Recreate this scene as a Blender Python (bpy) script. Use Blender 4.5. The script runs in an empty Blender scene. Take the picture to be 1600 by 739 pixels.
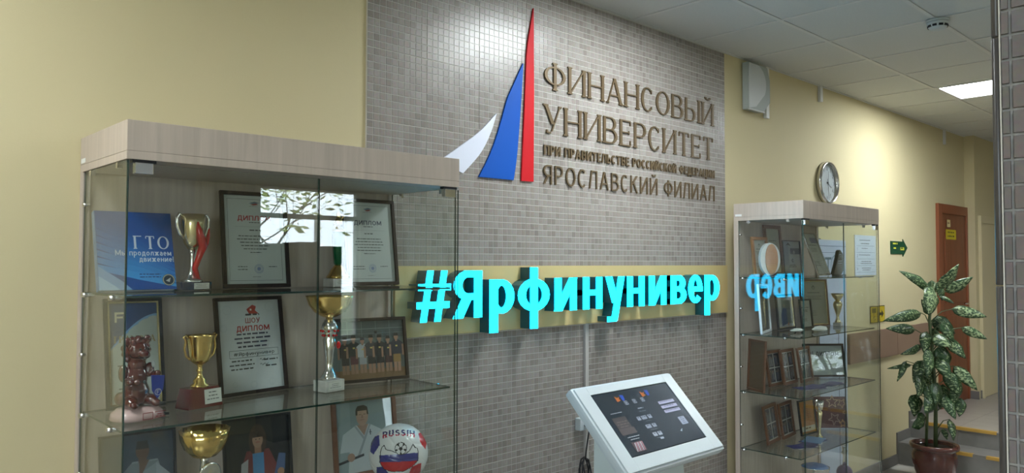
import bpy, bmesh, math, random
from mathutils import Vector, Matrix
random.seed(7)
SC = bpy.context.scene
COL = SC.collection
# ---------------------------------------------------------------- camera, world, exposure
cam_d = bpy.data.cameras.new('camera'); cam = bpy.data.objects.new('camera', cam_d); COL.objects.link(cam)
YAW, PIT, ROL, FPX = .7544, .0339, .0019, 1194.4
cam.location = (0, -2.6575, 1.785)
fw = Vector((math.sin(YAW)*math.cos(PIT), math.cos(YAW)*math.cos(PIT), math.sin(PIT)))
rt = Vector((math.cos(YAW), -math.sin(YAW), 0)); up = rt.cross(fw)
r2 = rt*math.cos(ROL) + up*math.sin(ROL); u2 = -rt*math.sin(ROL) + up*math.cos(ROL)
cam.rotation_euler = Matrix((r2, u2, -fw)).transposed().to_euler()
cam_d.sensor_width = 36; cam_d.lens = FPX/1600*36; cam_d.clip_start = .05
SC.camera = cam
W = bpy.data.worlds.new('sky'); SC.world = W; W.use_nodes = True
bg = W.node_tree.nodes['Background']; bg.inputs[0].default_value = (.80, .90, 1, 1); bg.inputs[1].default_value = 6.5
SC.view_settings.view_transform = 'Standard'; SC.view_settings.look = 'None'; SC.view_settings.gamma = 1
SC.view_settings.exposure = 1.42
try:
    SC.cycles.use_denoising = True; SC.cycles.transparent_max_bounces = 40
    SC.cycles.max_bounces = 9; SC.cycles.diffuse_bounces = 5; SC.cycles.glossy_bounces = 5
    SC.cycles.sample_clamp_indirect = 6
    SC.cycles.caustics_reflective = False; SC.cycles.caustics_refractive = False
except Exception: pass
LAMP_E = 22.0
CEIL = 3.152
# ---------------------------------------------------------------- materials
def lin(c):
    return tuple((x/12.92 if x <= .04045 else ((x+.055)/1.055)**2.4) for x in c)
def rgb(r, g, b): return lin((r/255, g/255, b/255))
MATS = {}
def mat(name, col, rough=.6, metal=0, spec=.5, emit=None, es=0, noise=0, nscale=20, stretch=(1, 1, 1), bump=0, bscale=200, coat=0):
    m = bpy.data.materials.new(name); m.use_nodes = True; nt = m.node_tree; b = nt.nodes['Principled BSDF']
    b.inputs['Base Color'].default_value = (*col, 1); b.inputs['Roughness'].default_value = rough
    b.inputs['Metallic'].default_value = metal; b.inputs['Specular IOR Level'].default_value = spec
    if coat: b.inputs['Coat Weight'].default_value = coat; b.inputs['Coat Roughness'].default_value = .05
    if emit: b.inputs['Emission Color'].default_value = (*emit, 1); b.inputs['Emission Strength'].default_value = es
    if noise:
        tc = nt.nodes.new('ShaderNodeTexCoord'); mp = nt.nodes.new('ShaderNodeMapping'); mp.inputs['Scale'].default_value = stretch
        n = nt.nodes.new('ShaderNodeTexNoise'); n.inputs['Scale'].default_value = nscale; n.inputs['Detail'].default_value = 6
        r = nt.nodes.new('ShaderNodeMapRange'); r.inputs[3].default_value = 1-noise; r.inputs[4].default_value = 1+noise
        r.inputs[1].default_value = .25; r.inputs[2].default_value = .75
        mx = nt.nodes.new('ShaderNodeVectorMath'); mx.operation = 'SCALE'; mx.inputs[0].default_value = col
        nt.links.new(tc.outputs['Object'], mp.inputs[0]); nt.links.new(mp.outputs[0], n.inputs['Vector'])
        nt.links.new(n.outputs['Fac'], r.inputs[0]); nt.links.new(r.outputs[0], mx.inputs['Scale'])
        nt.links.new(mx.outputs[0], b.inputs['Base Color'])
    if bump:
        n2 = nt.nodes.new('ShaderNodeTexNoise'); n2.inputs['Scale'].default_value = bscale
        bp = nt.nodes.new('ShaderNodeBump'); bp.inputs['Strength'].default_value = bump; bp.inputs['Distance'].default_value = .002
        tc2 = nt.nodes.new('ShaderNodeTexCoord'); nt.links.new(tc2.outputs['Object'], n2.inputs['Vector'])
        nt.links.new(n2.outputs['Fac'], bp.inputs['Height']); nt.links.new(bp.outputs[0], b.inputs['Normal'])
    MATS[name] = m
    return m
def glassmat(name, tint, f0=.045, rough=0.0):
    m = bpy.data.materials.new(name); m.use_nodes = True; nt = m.node_tree; nt.nodes.clear()
    o = nt.nodes.new('ShaderNodeOutputMaterial'); mx = nt.nodes.new('ShaderNodeMixShader')
    t = nt.nodes.new('ShaderNodeBsdfTransparent'); t.inputs[0].default_value = (*tint, 1)
    g = nt.nodes.new('ShaderNodeBsdfGlossy'); g.inputs['Roughness'].default_value = rough
    lw = nt.nodes.new('ShaderNodeLayerWeight'); lw.inputs[0].default_value = .5
    p = nt.nodes.new('ShaderNodeMath'); p.operation = 'POWER'; p.inputs[1].default_value = 5
    q = nt.nodes.new('ShaderNodeMath'); q.operation = 'MULTIPLY_ADD'; q.inputs[1].default_value = 1-f0; q.inputs[2].default_value = f0
    nt.links.new(lw.outputs['Facing'], p.inputs[0]); nt.links.new(p.outputs[0], q.inputs[0]); nt.links.new(q.outputs[0], mx.inputs[0])
    nt.links.new(t.outputs[0], mx.inputs[1]); nt.links.new(g.outputs[0], mx.inputs[2]); nt.links.new(mx.outputs[0], o.inputs[0])
    MATS[name] = m
    return m
mat('yellow_wall', (.57, .495, .30), .75, bump=.15, bscale=150, noise=.02, nscale=2)
mat('cream_wall', (.60, .52, .33), .75)
mat('ceiling_panel', (.60, .61, .60), .9, noise=.03, nscale=90, bump=.3, bscale=500)
mat('ceiling_grid', (.62, .62, .61), .5)
mat('laminate', (.455, .385, .325), .45, noise=.11, nscale=5, stretch=(12, 12, .6), spec=.35)
mat('glass_edge', (.006, .035, .025), .12, spec=.8)
mat('grout', (.60, .57, .52), .9)
mat('grout_soft', (.46, .44, .41), .7)
mat('chrome', (.75, .75, .76), .12, 1)
mat('black_metal', (.02, .02, .022), .3, .6)
mat('gold', (.80, .56, .20), .18, 1)
mat('pale_gold', (.82, .70, .42), .2, 1)
mat('silver', (.80, .79, .76), .17, 1)
mat('brass_letters', (.125, .085, .042), .45, .35)
mat('gold_panel', (.62, .485, .22), .45, .12, noise=.03, nscale=3)
mat('neon_side', (.0, .075, .085), .35, spec=.6)
mat('neon_face', (.0, .5, .5), .4, emit=(.003, .52, .95), es=4.6)
mat('white_sail', (.68, .71, .82), .45)
mat('blue_sail', (.006, .085, .42), .55, spec=.15)
mat('red_sail', (.50, .012, .018), .55, spec=.15)
mat('dark_frame', (.022, .012, .009), .5, spec=.25)
mat('brown_frame', (.12, .048, .022), .4, noise=.2, nscale=8, stretch=(1, 1, 10))
mat('tan_frame', (.27, .12, .045), .45, noise=.15, nscale=8)
mat('gold_frame', (.75, .62, .32), .25, 1)
mat('black_frame', (.010, .010, .011), .45, spec=.3)
mat('white_frame', (.75, .78, .84), .4)
mat('hardboard', (.20, .13, .075), .8)
mat('paper', (.72, .73, .71), .8)
mat('black_base', (.008, .012, .03), .15, coat=.5)
mat('wine_base', (.10, .008, .012), .15, coat=.6)
mat('marble', (.55, .53, .49), .25, noise=.2, nscale=30)
mat('green_lacquer', (.0, .12, .04), .2, .4, coat=.5)
mat('red_lacquer', (.55, .01, .01), .2, coat=.5)
mat('ceramic_brown', (.085, .016, .010), .14, coat=.8)
mat('ceramic_pink', (.62, .42, .40), .25, coat=.4)
mat('pennant_blue', (.01, .03, .25), .5)
mat('plastic_white', (.50, .555, .575), .35)
mat('plastic_side', (.50, .56, .55), .45)
mat('speaker_white', (.50, .52, .52), .5)
mat('speaker_grey', (.33, .36, .35), .6)
mat('cable_black', (.01, .01, .012), .4)
mat('cable_grey', (.25, .23, .21), .5)
mat('screen_black', (.012, .016, .022), .06, spec=.6)
mat('door_wood', (.19, .055, .022), .4, noise=.18, nscale=4, stretch=(6, 6, .7))
mat('door_trim', (.23, .068, .028), .4)
mat('wainscot', (.25, .16, .11), .5, noise=.1, nscale=3)
mat('skirting', (.16, .15, .14), .5)
mat('floor_tile', (.34, .31, .28), .35, noise=.08, nscale=12)
mat('step_tile', (.22, .21, .20), .4, noise=.08, nscale=12)
mat('pillar_grout', (.40, .385, .37), .8)
mat('yellow_strip', (.55, .33, .07), .6)
mat('sign_yellow', (.70, .52, .02), .5)
mat('sign_green', (.004, .055, .022), .5)
mat('pot_glaze', (.085, .024, .019), .22, coat=.5, noise=.2, nscale=20, bump=.4, bscale=40)
mat('soil', (.03, .02, .014), .95, noise=.4, nscale=80)
mat('stem_green', (.07, .10, .04), .5)
mat('bark', (.07, .055, .04), .9)
mat('tree_leaf', (.50, .58, .22), .7)  # pale tone holds the light that shines through backlit leaves
mat('outdoor_ground', (.12, .14, .08), .95)
mat('window_frame', (.55, .53, .48), .5)
mat('blocker_grey', (.10, .09, .085), .6)
mat('cloth_white', (.70, .70, .66), .9)
mat('booklet_navy', (.035, .035, .13), .35)
mat('booklet_blue', (.12, .24, .42), .35)
mat('plastic_blue', (.06, .17, .42), .35)
mat('amber_glass', (.30, .13, .045), .15, coat=.6)
mat('crystal', (.55, .58, .58), .1, coat=.8)
mat('dark_crystal', (.012, .025, .028), .1, coat=.8)
mat('purple_base', (.05, .015, .10), .3)
mat('pillar_trim', (.055, .048, .045), .35)
mat('lamp_body', (.6, .6, .6), .5)
mat('lamp_glow', (.8, .8, .8), .5, emit=(.90, .97, 1.0), es=LAMP_E)
mat('clock_rim', (.62, .60, .57), .15, 1)
glassmat('glass', (.955, .975, .965))
glassmat('window_glass', (.97, .985, .98))
glassmat('frame_glass', (.98, .985, .98), .025)
glassmat('screen_glass', (.9, .92, .95), .045)
# vertex-coloured print
def printmat(name, rough=.5):
    m = bpy.data.materials.new(name); m.use_nodes = True; nt = m.node_tree; b = nt.nodes['Principled BSDF']
    a = nt.nodes.new('ShaderNodeVertexColor'); a.layer_name = 'Col'; nt.links.new(a.outputs[0], b.inputs['Base Color'])
    b.inputs['Roughness'].default_value = rough; MATS[name] = m
printmat('print', .55); printmat('gloss_print', .25)
m = bpy.data.materials.new('screen_print'); m.use_nodes = True; nt = m.node_tree; b = nt.nodes['Principled BSDF']
a = nt.nodes.new('ShaderNodeVertexColor'); a.layer_name = 'Col'; nt.links.new(a.outputs[0], b.inputs['Base Color'])
nt.links.new(a.outputs[0], b.inputs['Emission Color']); b.inputs['Emission Strength'].default_value = .5; b.inputs['Roughness'].default_value = .3
MATS['screen_print'] = m
# mosaic cells: a colour of its own for every pressed cell
def mosaic(name, cell, x0, z0, axis, ramp, rough, spec):
    m = bpy.data.materials.new(name); m.use_nodes = True; nt = m.node_tree; b = nt.nodes['Principled BSDF']
    g = nt.nodes.new('ShaderNodeNewGeometry'); s = nt.nodes.new('ShaderNodeVectorMath'); s.operation = 'SUBTRACT'
    s.inputs[1].default_value = (x0 if axis == 'x' else 1e3, 1e3 if axis == 'x' else x0, z0)
    d = nt.nodes.new('ShaderNodeVectorMath'); d.operation = 'MULTIPLY'
    d.inputs[1].default_value = (1/cell if axis == 'x' else 0, 0 if axis == 'x' else 1/cell, 1/cell)
    f = nt.nodes.new('ShaderNodeVectorMath'); f.operation = 'FLOOR'
    wn = nt.nodes.new('ShaderNodeTexWhiteNoise'); cr = nt.nodes.new('ShaderNodeValToRGB')
    n = nt.nodes.new('ShaderNodeTexNoise'); n.inputs['Scale'].default_value = 120
    ov = nt.nodes.new('ShaderNodeMixRGB'); ov.blend_type = 'OVERLAY'; ov.inputs[0].default_value = .18
    els = cr.color_ramp.elements; els[0].color = (*ramp[0], 1); els[1].color = (*ramp[-1], 1)
    for i, c in enumerate(ramp[1:-1]): e = els.new((i+1)/(len(ramp)-1)); e.color = (*c, 1)
    L = nt.links.new
    L(g.outputs['Position'], s.inputs[0]); L(s.outputs[0], d.inputs[0]); L(d.outputs[0], f.inputs[0]); L(f.outputs[0], wn.inputs['Vector'])
    L(wn.outputs['Value'], cr.inputs[0]); L(cr.outputs[0], ov.inputs[1]); L(g.outputs['Position'], n.inputs['Vector']); L(n.outputs['Color'], ov.inputs[2])
    L(ov.outputs[0], b.inputs['Base Color']); b.inputs['Roughness'].default_value = rough; b.inputs['Specular IOR Level'].default_value = spec
    MATS[name] = m
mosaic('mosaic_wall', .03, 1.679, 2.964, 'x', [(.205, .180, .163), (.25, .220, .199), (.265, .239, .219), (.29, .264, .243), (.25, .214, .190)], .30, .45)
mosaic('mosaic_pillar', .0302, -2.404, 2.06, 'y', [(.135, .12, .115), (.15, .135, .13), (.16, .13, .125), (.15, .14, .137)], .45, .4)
# leaf: variegated
m = bpy.data.materials.new('variegated_leaf'); m.use_nodes = True; nt = m.node_tree; b = nt.nodes['Principled BSDF']
tc = nt.nodes.new('ShaderNodeTexCoord'); n = nt.nodes.new('ShaderNodeTexNoise'); n.inputs['Scale'].default_value = 75; n.inputs['Detail'].default_value = 3
mp = nt.nodes.new('ShaderNodeMapping'); mp.inputs['Scale'].default_value = (1, .45, 1)
at = nt.nodes.new('ShaderNodeVertexColor'); at.layer_name = 'Col'
sub = nt.nodes.new('ShaderNodeMath'); sub.operation = 'ADD'; cr = nt.nodes.new('ShaderNodeValToRGB')
cr.color_ramp.elements[0].position = .52; cr.color_ramp.elements[0].color = (.018, .052, .016, 1)
cr.color_ramp.elements[1].position = .66; cr.color_ramp.elements[1].color = (.33, .42, .22, 1)
nt.links.new(tc.outputs['Object'], mp.inputs[0]); nt.links.new(mp.outputs[0], n.inputs['Vector']); nt.links.new(n.outputs['Fac'], sub.inputs[0]); nt.links.new(at.outputs[0], sub.inputs[1])
nt.links.new(sub.outputs[0], cr.inputs[0]); nt.links.new(cr.outputs[0], b.inputs['Base Color']); b.inputs['Roughness'].default_value = .35
MATS['variegated_leaf'] = m
# ---------------------------------------------------------------- mesh builder
class MB:
    def __init__(s): s.v = []; s.f = []; s.m = []; s.s = []; s.c = []
    def add(s, vs, fs, mi=0, smooth=False, col=None):
        o = len(s.v); s.v += [tuple(v) for v in vs]
        for f in fs: s.f.append(tuple(i+o for i in f)); s.m.append(mi); s.s.append(smooth); s.c.append(col)
        return s
    def box(s, x0, x1, y0, y1, z0, z1, mi=0, ch=0, col=None):
        if ch <= 0:
            v = [(x, y, z) for z in (z0, z1) for y in (y0, y1) for x in (x0, x1)]
            return s.add(v, [(0, 2, 3, 1), (4, 5, 7, 6), (0, 1, 5, 4), (2, 6, 7, 3), (0, 4, 6, 2), (1, 3, 7, 5)], mi, False, col)
        b = bmesh.new(); bmesh.ops.create_cube(b, size=1)
        for q in b.verts: q.co = ((x0+x1)/2+q.co.x*(x1-x0), (y0+y1)/2+q.co.y*(y1-y0), (z0+z1)/2+q.co.z*(z1-z0))
        bmesh.ops.bevel(b, geom=list(b.edges), offset=ch, segments=2, affect='EDGES', profile=.7)
        b.verts.ensure_lookup_table(); s.add([q.co[:] for q in b.verts], [[q.index for q in f.verts] for f in b.faces], mi, False, col); b.free()
        return s
    def pane(s, x0, x1, y0, y1, z0, z1):   # glass sheet: clear faces (0), dark cut edges (1)
        d = (x1-x0, y1-y0, z1-z0); t = d.index(min(d))
        v = [(x, y, z) for z in (z0, z1) for y in (y0, y1) for x in (x0, x1)]
        F = [((0, 2, 3, 1), 2), ((4, 5, 7, 6), 2), ((0, 1, 5, 4), 1), ((2, 6, 7, 3), 1), ((0, 4, 6, 2), 0), ((1, 3, 7, 5), 0)]
        o = len(s.v); s.v += v
        for f, ax in F: s.f.append(tuple(i+o for i in f)); s.m.append(0 if ax == t else 1); s.s.append(False); s.c.append(None)
        return s
    def prism(s, poly, y0, y1, mi=0, side=None, col=None):   # polygon in x,z extruded along y
        n = len(poly); v = [(p[0], y0, p[1]) for p in poly]+[(p[0], y1, p[1]) for p in poly]
        s.add(v, [tuple(range(n)), tuple(range(2*n-1, n-1, -1))], mi, False, col)
        o = len(s.v)-2*n
        for i in range(n):
            j = (i+1) % n; s.f.append((o+i, o+n+i, o+n+j, o+j)); s.m.append(mi if side is None else side); s.s.append(False); s.c.append(col)
        return s
    def lathe(s, prof, n=28, mi=0, c=(0, 0, 0), wob=None):
        vs = []; fs = []
        for r, z in prof:
            for i in range(n):
                a = 2*math.pi*i/n; rr = r*(wob(a, z) if wob else 1); vs.append((c[0]+rr*math.cos(a), c[1]+rr*math.sin(a), c[2]+z))
        for k in range(len(prof)-1):
            for i in range(n): j = (i+1) % n; fs.append((k*n+i, k*n+j, (k+1)*n+j, (k+1)*n+i))
        o = len(s.v); s.add(vs, fs, mi, True)
        for cp in (range(n-1, -1, -1), [(len(prof)-1)*n+i for i in range(n)]): s.f.append(tuple(o+i for i in cp)); s.m.append(mi); s.s.append(False); s.c.append(None)
        return s
    def tube(s, pts, r, n=8, mi=0):
        P = [Vector(p) for p in pts]; vs = []; fs = []; R = r if isinstance(r, (list, tuple)) else [r]*len(P)
        a = None
        for i, p in enumerate(P):
            d = (P[min(i+1, len(P)-1)]-P[max(i-1, 0)]).normalized()
            if a is None: a = d.orthogonal().normalized()
            a = (a-d*a.dot(d)); a = a.normalized() if a.length > 1e-6 else d.orthogonal().normalized(); b = d.cross(a)
            for k in range(n):
                t = 2*math.pi*k/n; vs.append(p+(a*math.cos(t)+b*math.sin(t))*R[i])
        for i in range(len(P)-1):
            for k in range(n): j = (k+1) % n; fs.append((i*n+k, i*n+j, (i+1)*n+j, (i+1)*n+k))
        fs.append(tuple(range(n-1, -1, -1))); fs.append(tuple((len(P)-1)*n+k for k in range(n)))
        return s.add(vs, fs, mi, True)
    def ball(s, c, r, n=16, mi=0):
        r = r if isinstance(r, (list, tuple)) else (r, r, r); h = n//2
        prof = [(max(1e-4, math.sin(math.pi*k/h)), -math.cos(math.pi*k/h)) for k in range(h+1)]
        vs = []; fs = []
        for q, z in prof:
            for i in range(n): a = 2*math.pi*i/n; vs.append((c[0]+r[0]*q*math.cos(a), c[1]+r[1]*q*math.sin(a), c[2]+r[2]*z))
        for k in range(h):
            for i in range(n): j = (i+1) % n; fs.append((k*n+i, k*n+j, (k+1)*n+j, (k+1)*n+i))
        return s.add(vs, fs, mi, True)
    def rot(s, M, start=0):
        for i in range(start, len(s.v)): s.v[i] = tuple(M @ Vector(s.v[i]))
        return s
    def mesh(s, name, mats):
        me = bpy.data.meshes.new(name); me.from_pydata(s.v, [], s.f)
        for q in mats: me.materials.append(MATS[q])
        me.polygons.foreach_set('material_index', s.m); me.polygons.foreach_set('use_smooth', s.s)
        if any(c is not None for c in s.c):
            ca = me.color_attributes.new('Col', 'FLOAT_COLOR', 'CORNER'); k = 0; buf = []
            for p, c in zip(me.polygons, s.c):
                c = c or (0, 0, 0)
                buf += [*c, 1]*p.loop_total
            ca.data.foreach_set('color', buf)
        me.update(); return me
    def build(s, name, mats, parent=None):
        mats = [mats] if isinstance(mats, str) else mats
        o = bpy.data.objects.new(name, s.mesh(name, mats)); COL.objects.link(o)
        if parent: o.parent = parent
        return o
def tag(o, label, cat, group=None):
    o['label'] = label; o['category'] = cat
    if group: o['group'] = group
    return o
def thing(name, label, cat, loc=(0, 0, 0), rz=0, group=None, rx=0):
    o = bpy.data.objects.new(name, None); COL.objects.link(o); o.location = loc; o.rotation_euler = (rx, 0, rz); o.empty_display_size = .05
    return tag(o, label, cat, group)
def struct(o): o['kind'] = 'structure'; return o
def stuff(o): o['kind'] = 'stuff'; return o
def link_copy(src_mesh, name, parent, loc, rot=(0, 0, 0)):
    o = bpy.data.objects.new(name, src_mesh); COL.objects.link(o); o.parent = parent; o.location = loc; o.rotation_euler = rot; return o
# ---------------------------------------------------------------- stroke lettering
# strokes in a 0..1 box: ('L'|'l', x0,y0,x1,y1) heavy/light line, ('A', cx,cy,rx,ry,a0,a1) bow
G = {
 'А': (.72, [('l', 0, 0, .5, 1), ('L', 1, 0, .5, 1), ('l', .2, .32, .8, .32)]),
 'Б': (.6, [('L', 0, 0, 0, 1), ('l', 0, 1, .9, 1), ('l', 0, .56, .5, .56), ('l', 0, 0, .5, 0), ('A', .5, .28, .5, .28, -90, 90)]),
 'В': (.62, [('L', 0, 0, 0, 1), ('l', 0, 1, .5, 1), ('l', 0, .53, .5, .53), ('l', 0, 0, .5, 0), ('A', .5, .765, .4, .235, -90, 90), ('A', .5, .265, .5, .265, -90, 90)]),
 'Г': (.52, [('L', 0, 0, 0, 1), ('l', 0, 1, 1, 1)]),
 'Д': (.72, [('l', .12, .0, .28, 1), ('L', .86, 0, .86, 1), ('l', .28, 1, .86, 1), ('l', 0, 0, 1, 0), ('l', 0, -.16, 0, 0), ('l', 1, -.16, 1, 0)]),
 'Е': (.54, [('L', 0, 0, 0, 1), ('l', 0, 1, 1, 1), ('l', 0, .53, .85, .53), ('l', 0, 0, 1, 0)]),
 'Ж': (.9, [('L', .5, 0, .5, 1), ('l', 0, 1, .5, .5), ('l', 0, 0, .5, .5), ('l', 1, 1, .5, .5), ('l', 1, 0, .5, .5)]),
 'И': (.70, [('L', 0, 0, 0, 1), ('L', 1, 0, 1, 1), ('l', 0, 0, 1, 1)]),
 'Й': (.70, [('L', 0, 0, 0, 1), ('L', 1, 0, 1, 1), ('l', 0, 0, 1, 1), ('A', .5, 1.28, .22, .1, 180, 360)]),
 'К': (.64, [('L', 0, 0, 0, 1), ('l', 0, .45, .95, 1), ('L', 1, 0, .3, .62)]),
 'Л': (.66, [('l', 0, 0, .3, 1), ('l', .3, 1, 1, 1), ('L', 1, 0, 1, 1)]),
 'М': (.84, [('L', 0, 0, 0, 1), ('L', 1, 0, 1, 1), ('l', 0, 1, .5, .15), ('l', .5, .15, 1, 1)]),
 'Н': (.68, [('L', 0, 0, 0, 1), ('L', 1, 0, 1, 1), ('l', 0, .52, 1, .52)]),
 'О': (.72, [('A', .5, .5, .5, .5, 0, 360)]),
 'П': (.68, [('L', 0, 0, 0, 1), ('L', 1, 0, 1, 1), ('l', 0, 1, 1, 1)]),
 'Р': (.58, [('L', 0, 0, 0, 1), ('l', 0, 1, .5, 1), ('l', 0, .45, .5, .45), ('A', .5, .725, .5, .275, -90, 90)]),
 'С': (.62, [('A', .5, .5, .5, .5, 48, 312)]),
 'Т': (.62, [('L', .5, 0, .5, 1), ('l', 0, 1, 1, 1)]),
 'У': (.66, [('L', 0, 1, .5, .35), ('l', 1, 1, .42, .08), ('l', .1, 0, .36, 0)]),
 'Ф': (.84, [('L', .5, 0, .5, 1), ('A', .5, .53, .5, .33, 0, 360)]),
 'Ц': (.72, [('L', 0, 0, 0, 1), ('L', .85, 0, .85, 1), ('l', 0, 0, 1, 0), ('l', 1, -.16, 1, 0)]),
 'Ш': (.92, [('L', 0, 0, 0, 1), ('L', .5, 0, .5, 1), ('L', 1, 0, 1, 1), ('l', 0, 0, 1, 0)]),
 'Ы': (.86, [('L', 0, 0, 0, 1), ('l', 0, .56, .35, .56), ('l', 0, 0, .35, 0), ('A', .35, .28, .28, .28, -90, 90), ('L', 1, 0, 1, 1)]),
 'Ь': (.58, [('L', 0, 0, 0, 1), ('l', 0, .56, .5, .56), ('l', 0, 0, .5, 0), ('A', .5, .28, .5, .28, -90, 90)]),
 'Я': (.60, [('L', 1, 0, 1, 1), ('l', .5, 1, 1, 1), ('l', .5, .44, 1, .44), ('A', .5, .72, .5, .28, 90, 270), ('L', 0, 0, .55, .44)]),
 'R': (.60, [('L', 0, 0, 0, 1), ('l', 0, 1, .5, 1), ('l', 0, .44, .5, .44), ('A', .5, .72, .5, .28, -90, 90), ('L', 1, 0, .45, .44)]),
 'U': (.64, [('L', 0, .4, 0, 1), ('L', 1, .4, 1, 1), ('A', .5, .4, .5, .4, 180, 360)]),
 'S': (.56, [('A', .5, .76, .5, .24, 20, 270), ('A', .5, .26, .5, .26, -160, 90)]),
 'I': (.1, [('L', .5, 0, .5, 1)]),
 '#': (.74, [('L', .12, 0, .37, 1), ('L', .62, 0, .87, 1), ('L', .05, .7, 1, .7), ('L', 0, .3, .95, .3)]),
 '!': (.1, [('L', .5, .3, .5, 1), ('L', .5, 0, .5, .05)]),
 '1': (.35, [('L', .7, 0, .7, 1), ('l', .7, 1, 0, .75)]),
 '2': (.55, [('A', .5, .72, .5, .28, -35, 165), ('l', .9, .55, 0, 0), ('l', 0, 0, 1, 0)]),
 '3': (.55, [('A', .45, .76, .5, .24, -90, 150), ('A', .45, .27, .55, .27, -150, 90)]),
 '4': (.6, [('L', .75, 0, .75, 1), ('l', .75, 1, 0, .3), ('l', 0, .3, 1, .3)]),
 '6': (.58, [('A', .5, .3, .5, .3, 0, 360), ('A', .7, .3, .7, .7, 110, 180)]),
 '9': (.58, [('A', .5, .7, .5, .3, 0, 360), ('A', .3, .7, .7, .7, -70, 0)]),
 '5': (.55, [('A', .45, .3, .55, .3, -140, 110), ('l', .1, .5, .1, 1), ('l', .1, 1, 1, 1)]),
 '7': (.52, [('l', 0, 1, 1, 1), ('L', .3, 0, 1, 1)]), '0': (.58, [('A', .5, .5, .5, .5, 0, 360)]),
 '8': (.58, [('A', .5, .76, .44, .24, 0, 360), ('A', .5, .27, .5, .27, 0, 360)]),
 'E': (.54, [('L', 0, 0, 0, 1), ('l', 0, 1, 1, 1), ('l', 0, .53, .85, .53), ('l', 0, 0, 1, 0)]),
}
LOW = {  # (width, height above the base line in x-heights is 1, strokes)
 'р': (.64, [('L', 0, -.45, 0, 1), ('A', .46, .5, .54, .5, -140, 140)]),
 'ф': (.92, [('L', .5, -.45, .5, 1.42), ('A', .5, .5, .5, .5, 0, 360)]),
 'у': (.66, [('L', 0, 1, .52, .12), ('L', 1, 1, .42, -.42), ('L', .12, -.45, .36, -.45)]),
 'е': (.62, [('A', .5, .5, .5, .5, 0, 318), ('l', 0, .5, 1, .5)]),
 'о': (.66, [('A', .5, .5, .5, .5, 0, 360)]),
 'с': (.56, [('A', .5, .5, .5, .5, 48, 312)]),
 'а': (.58, [('L', 1, 0, 1, .62), ('A', .5, .62, .5, .38, 0, 150), ('A', .5, .28, .5, .28, 0, 360)]),
}
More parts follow.
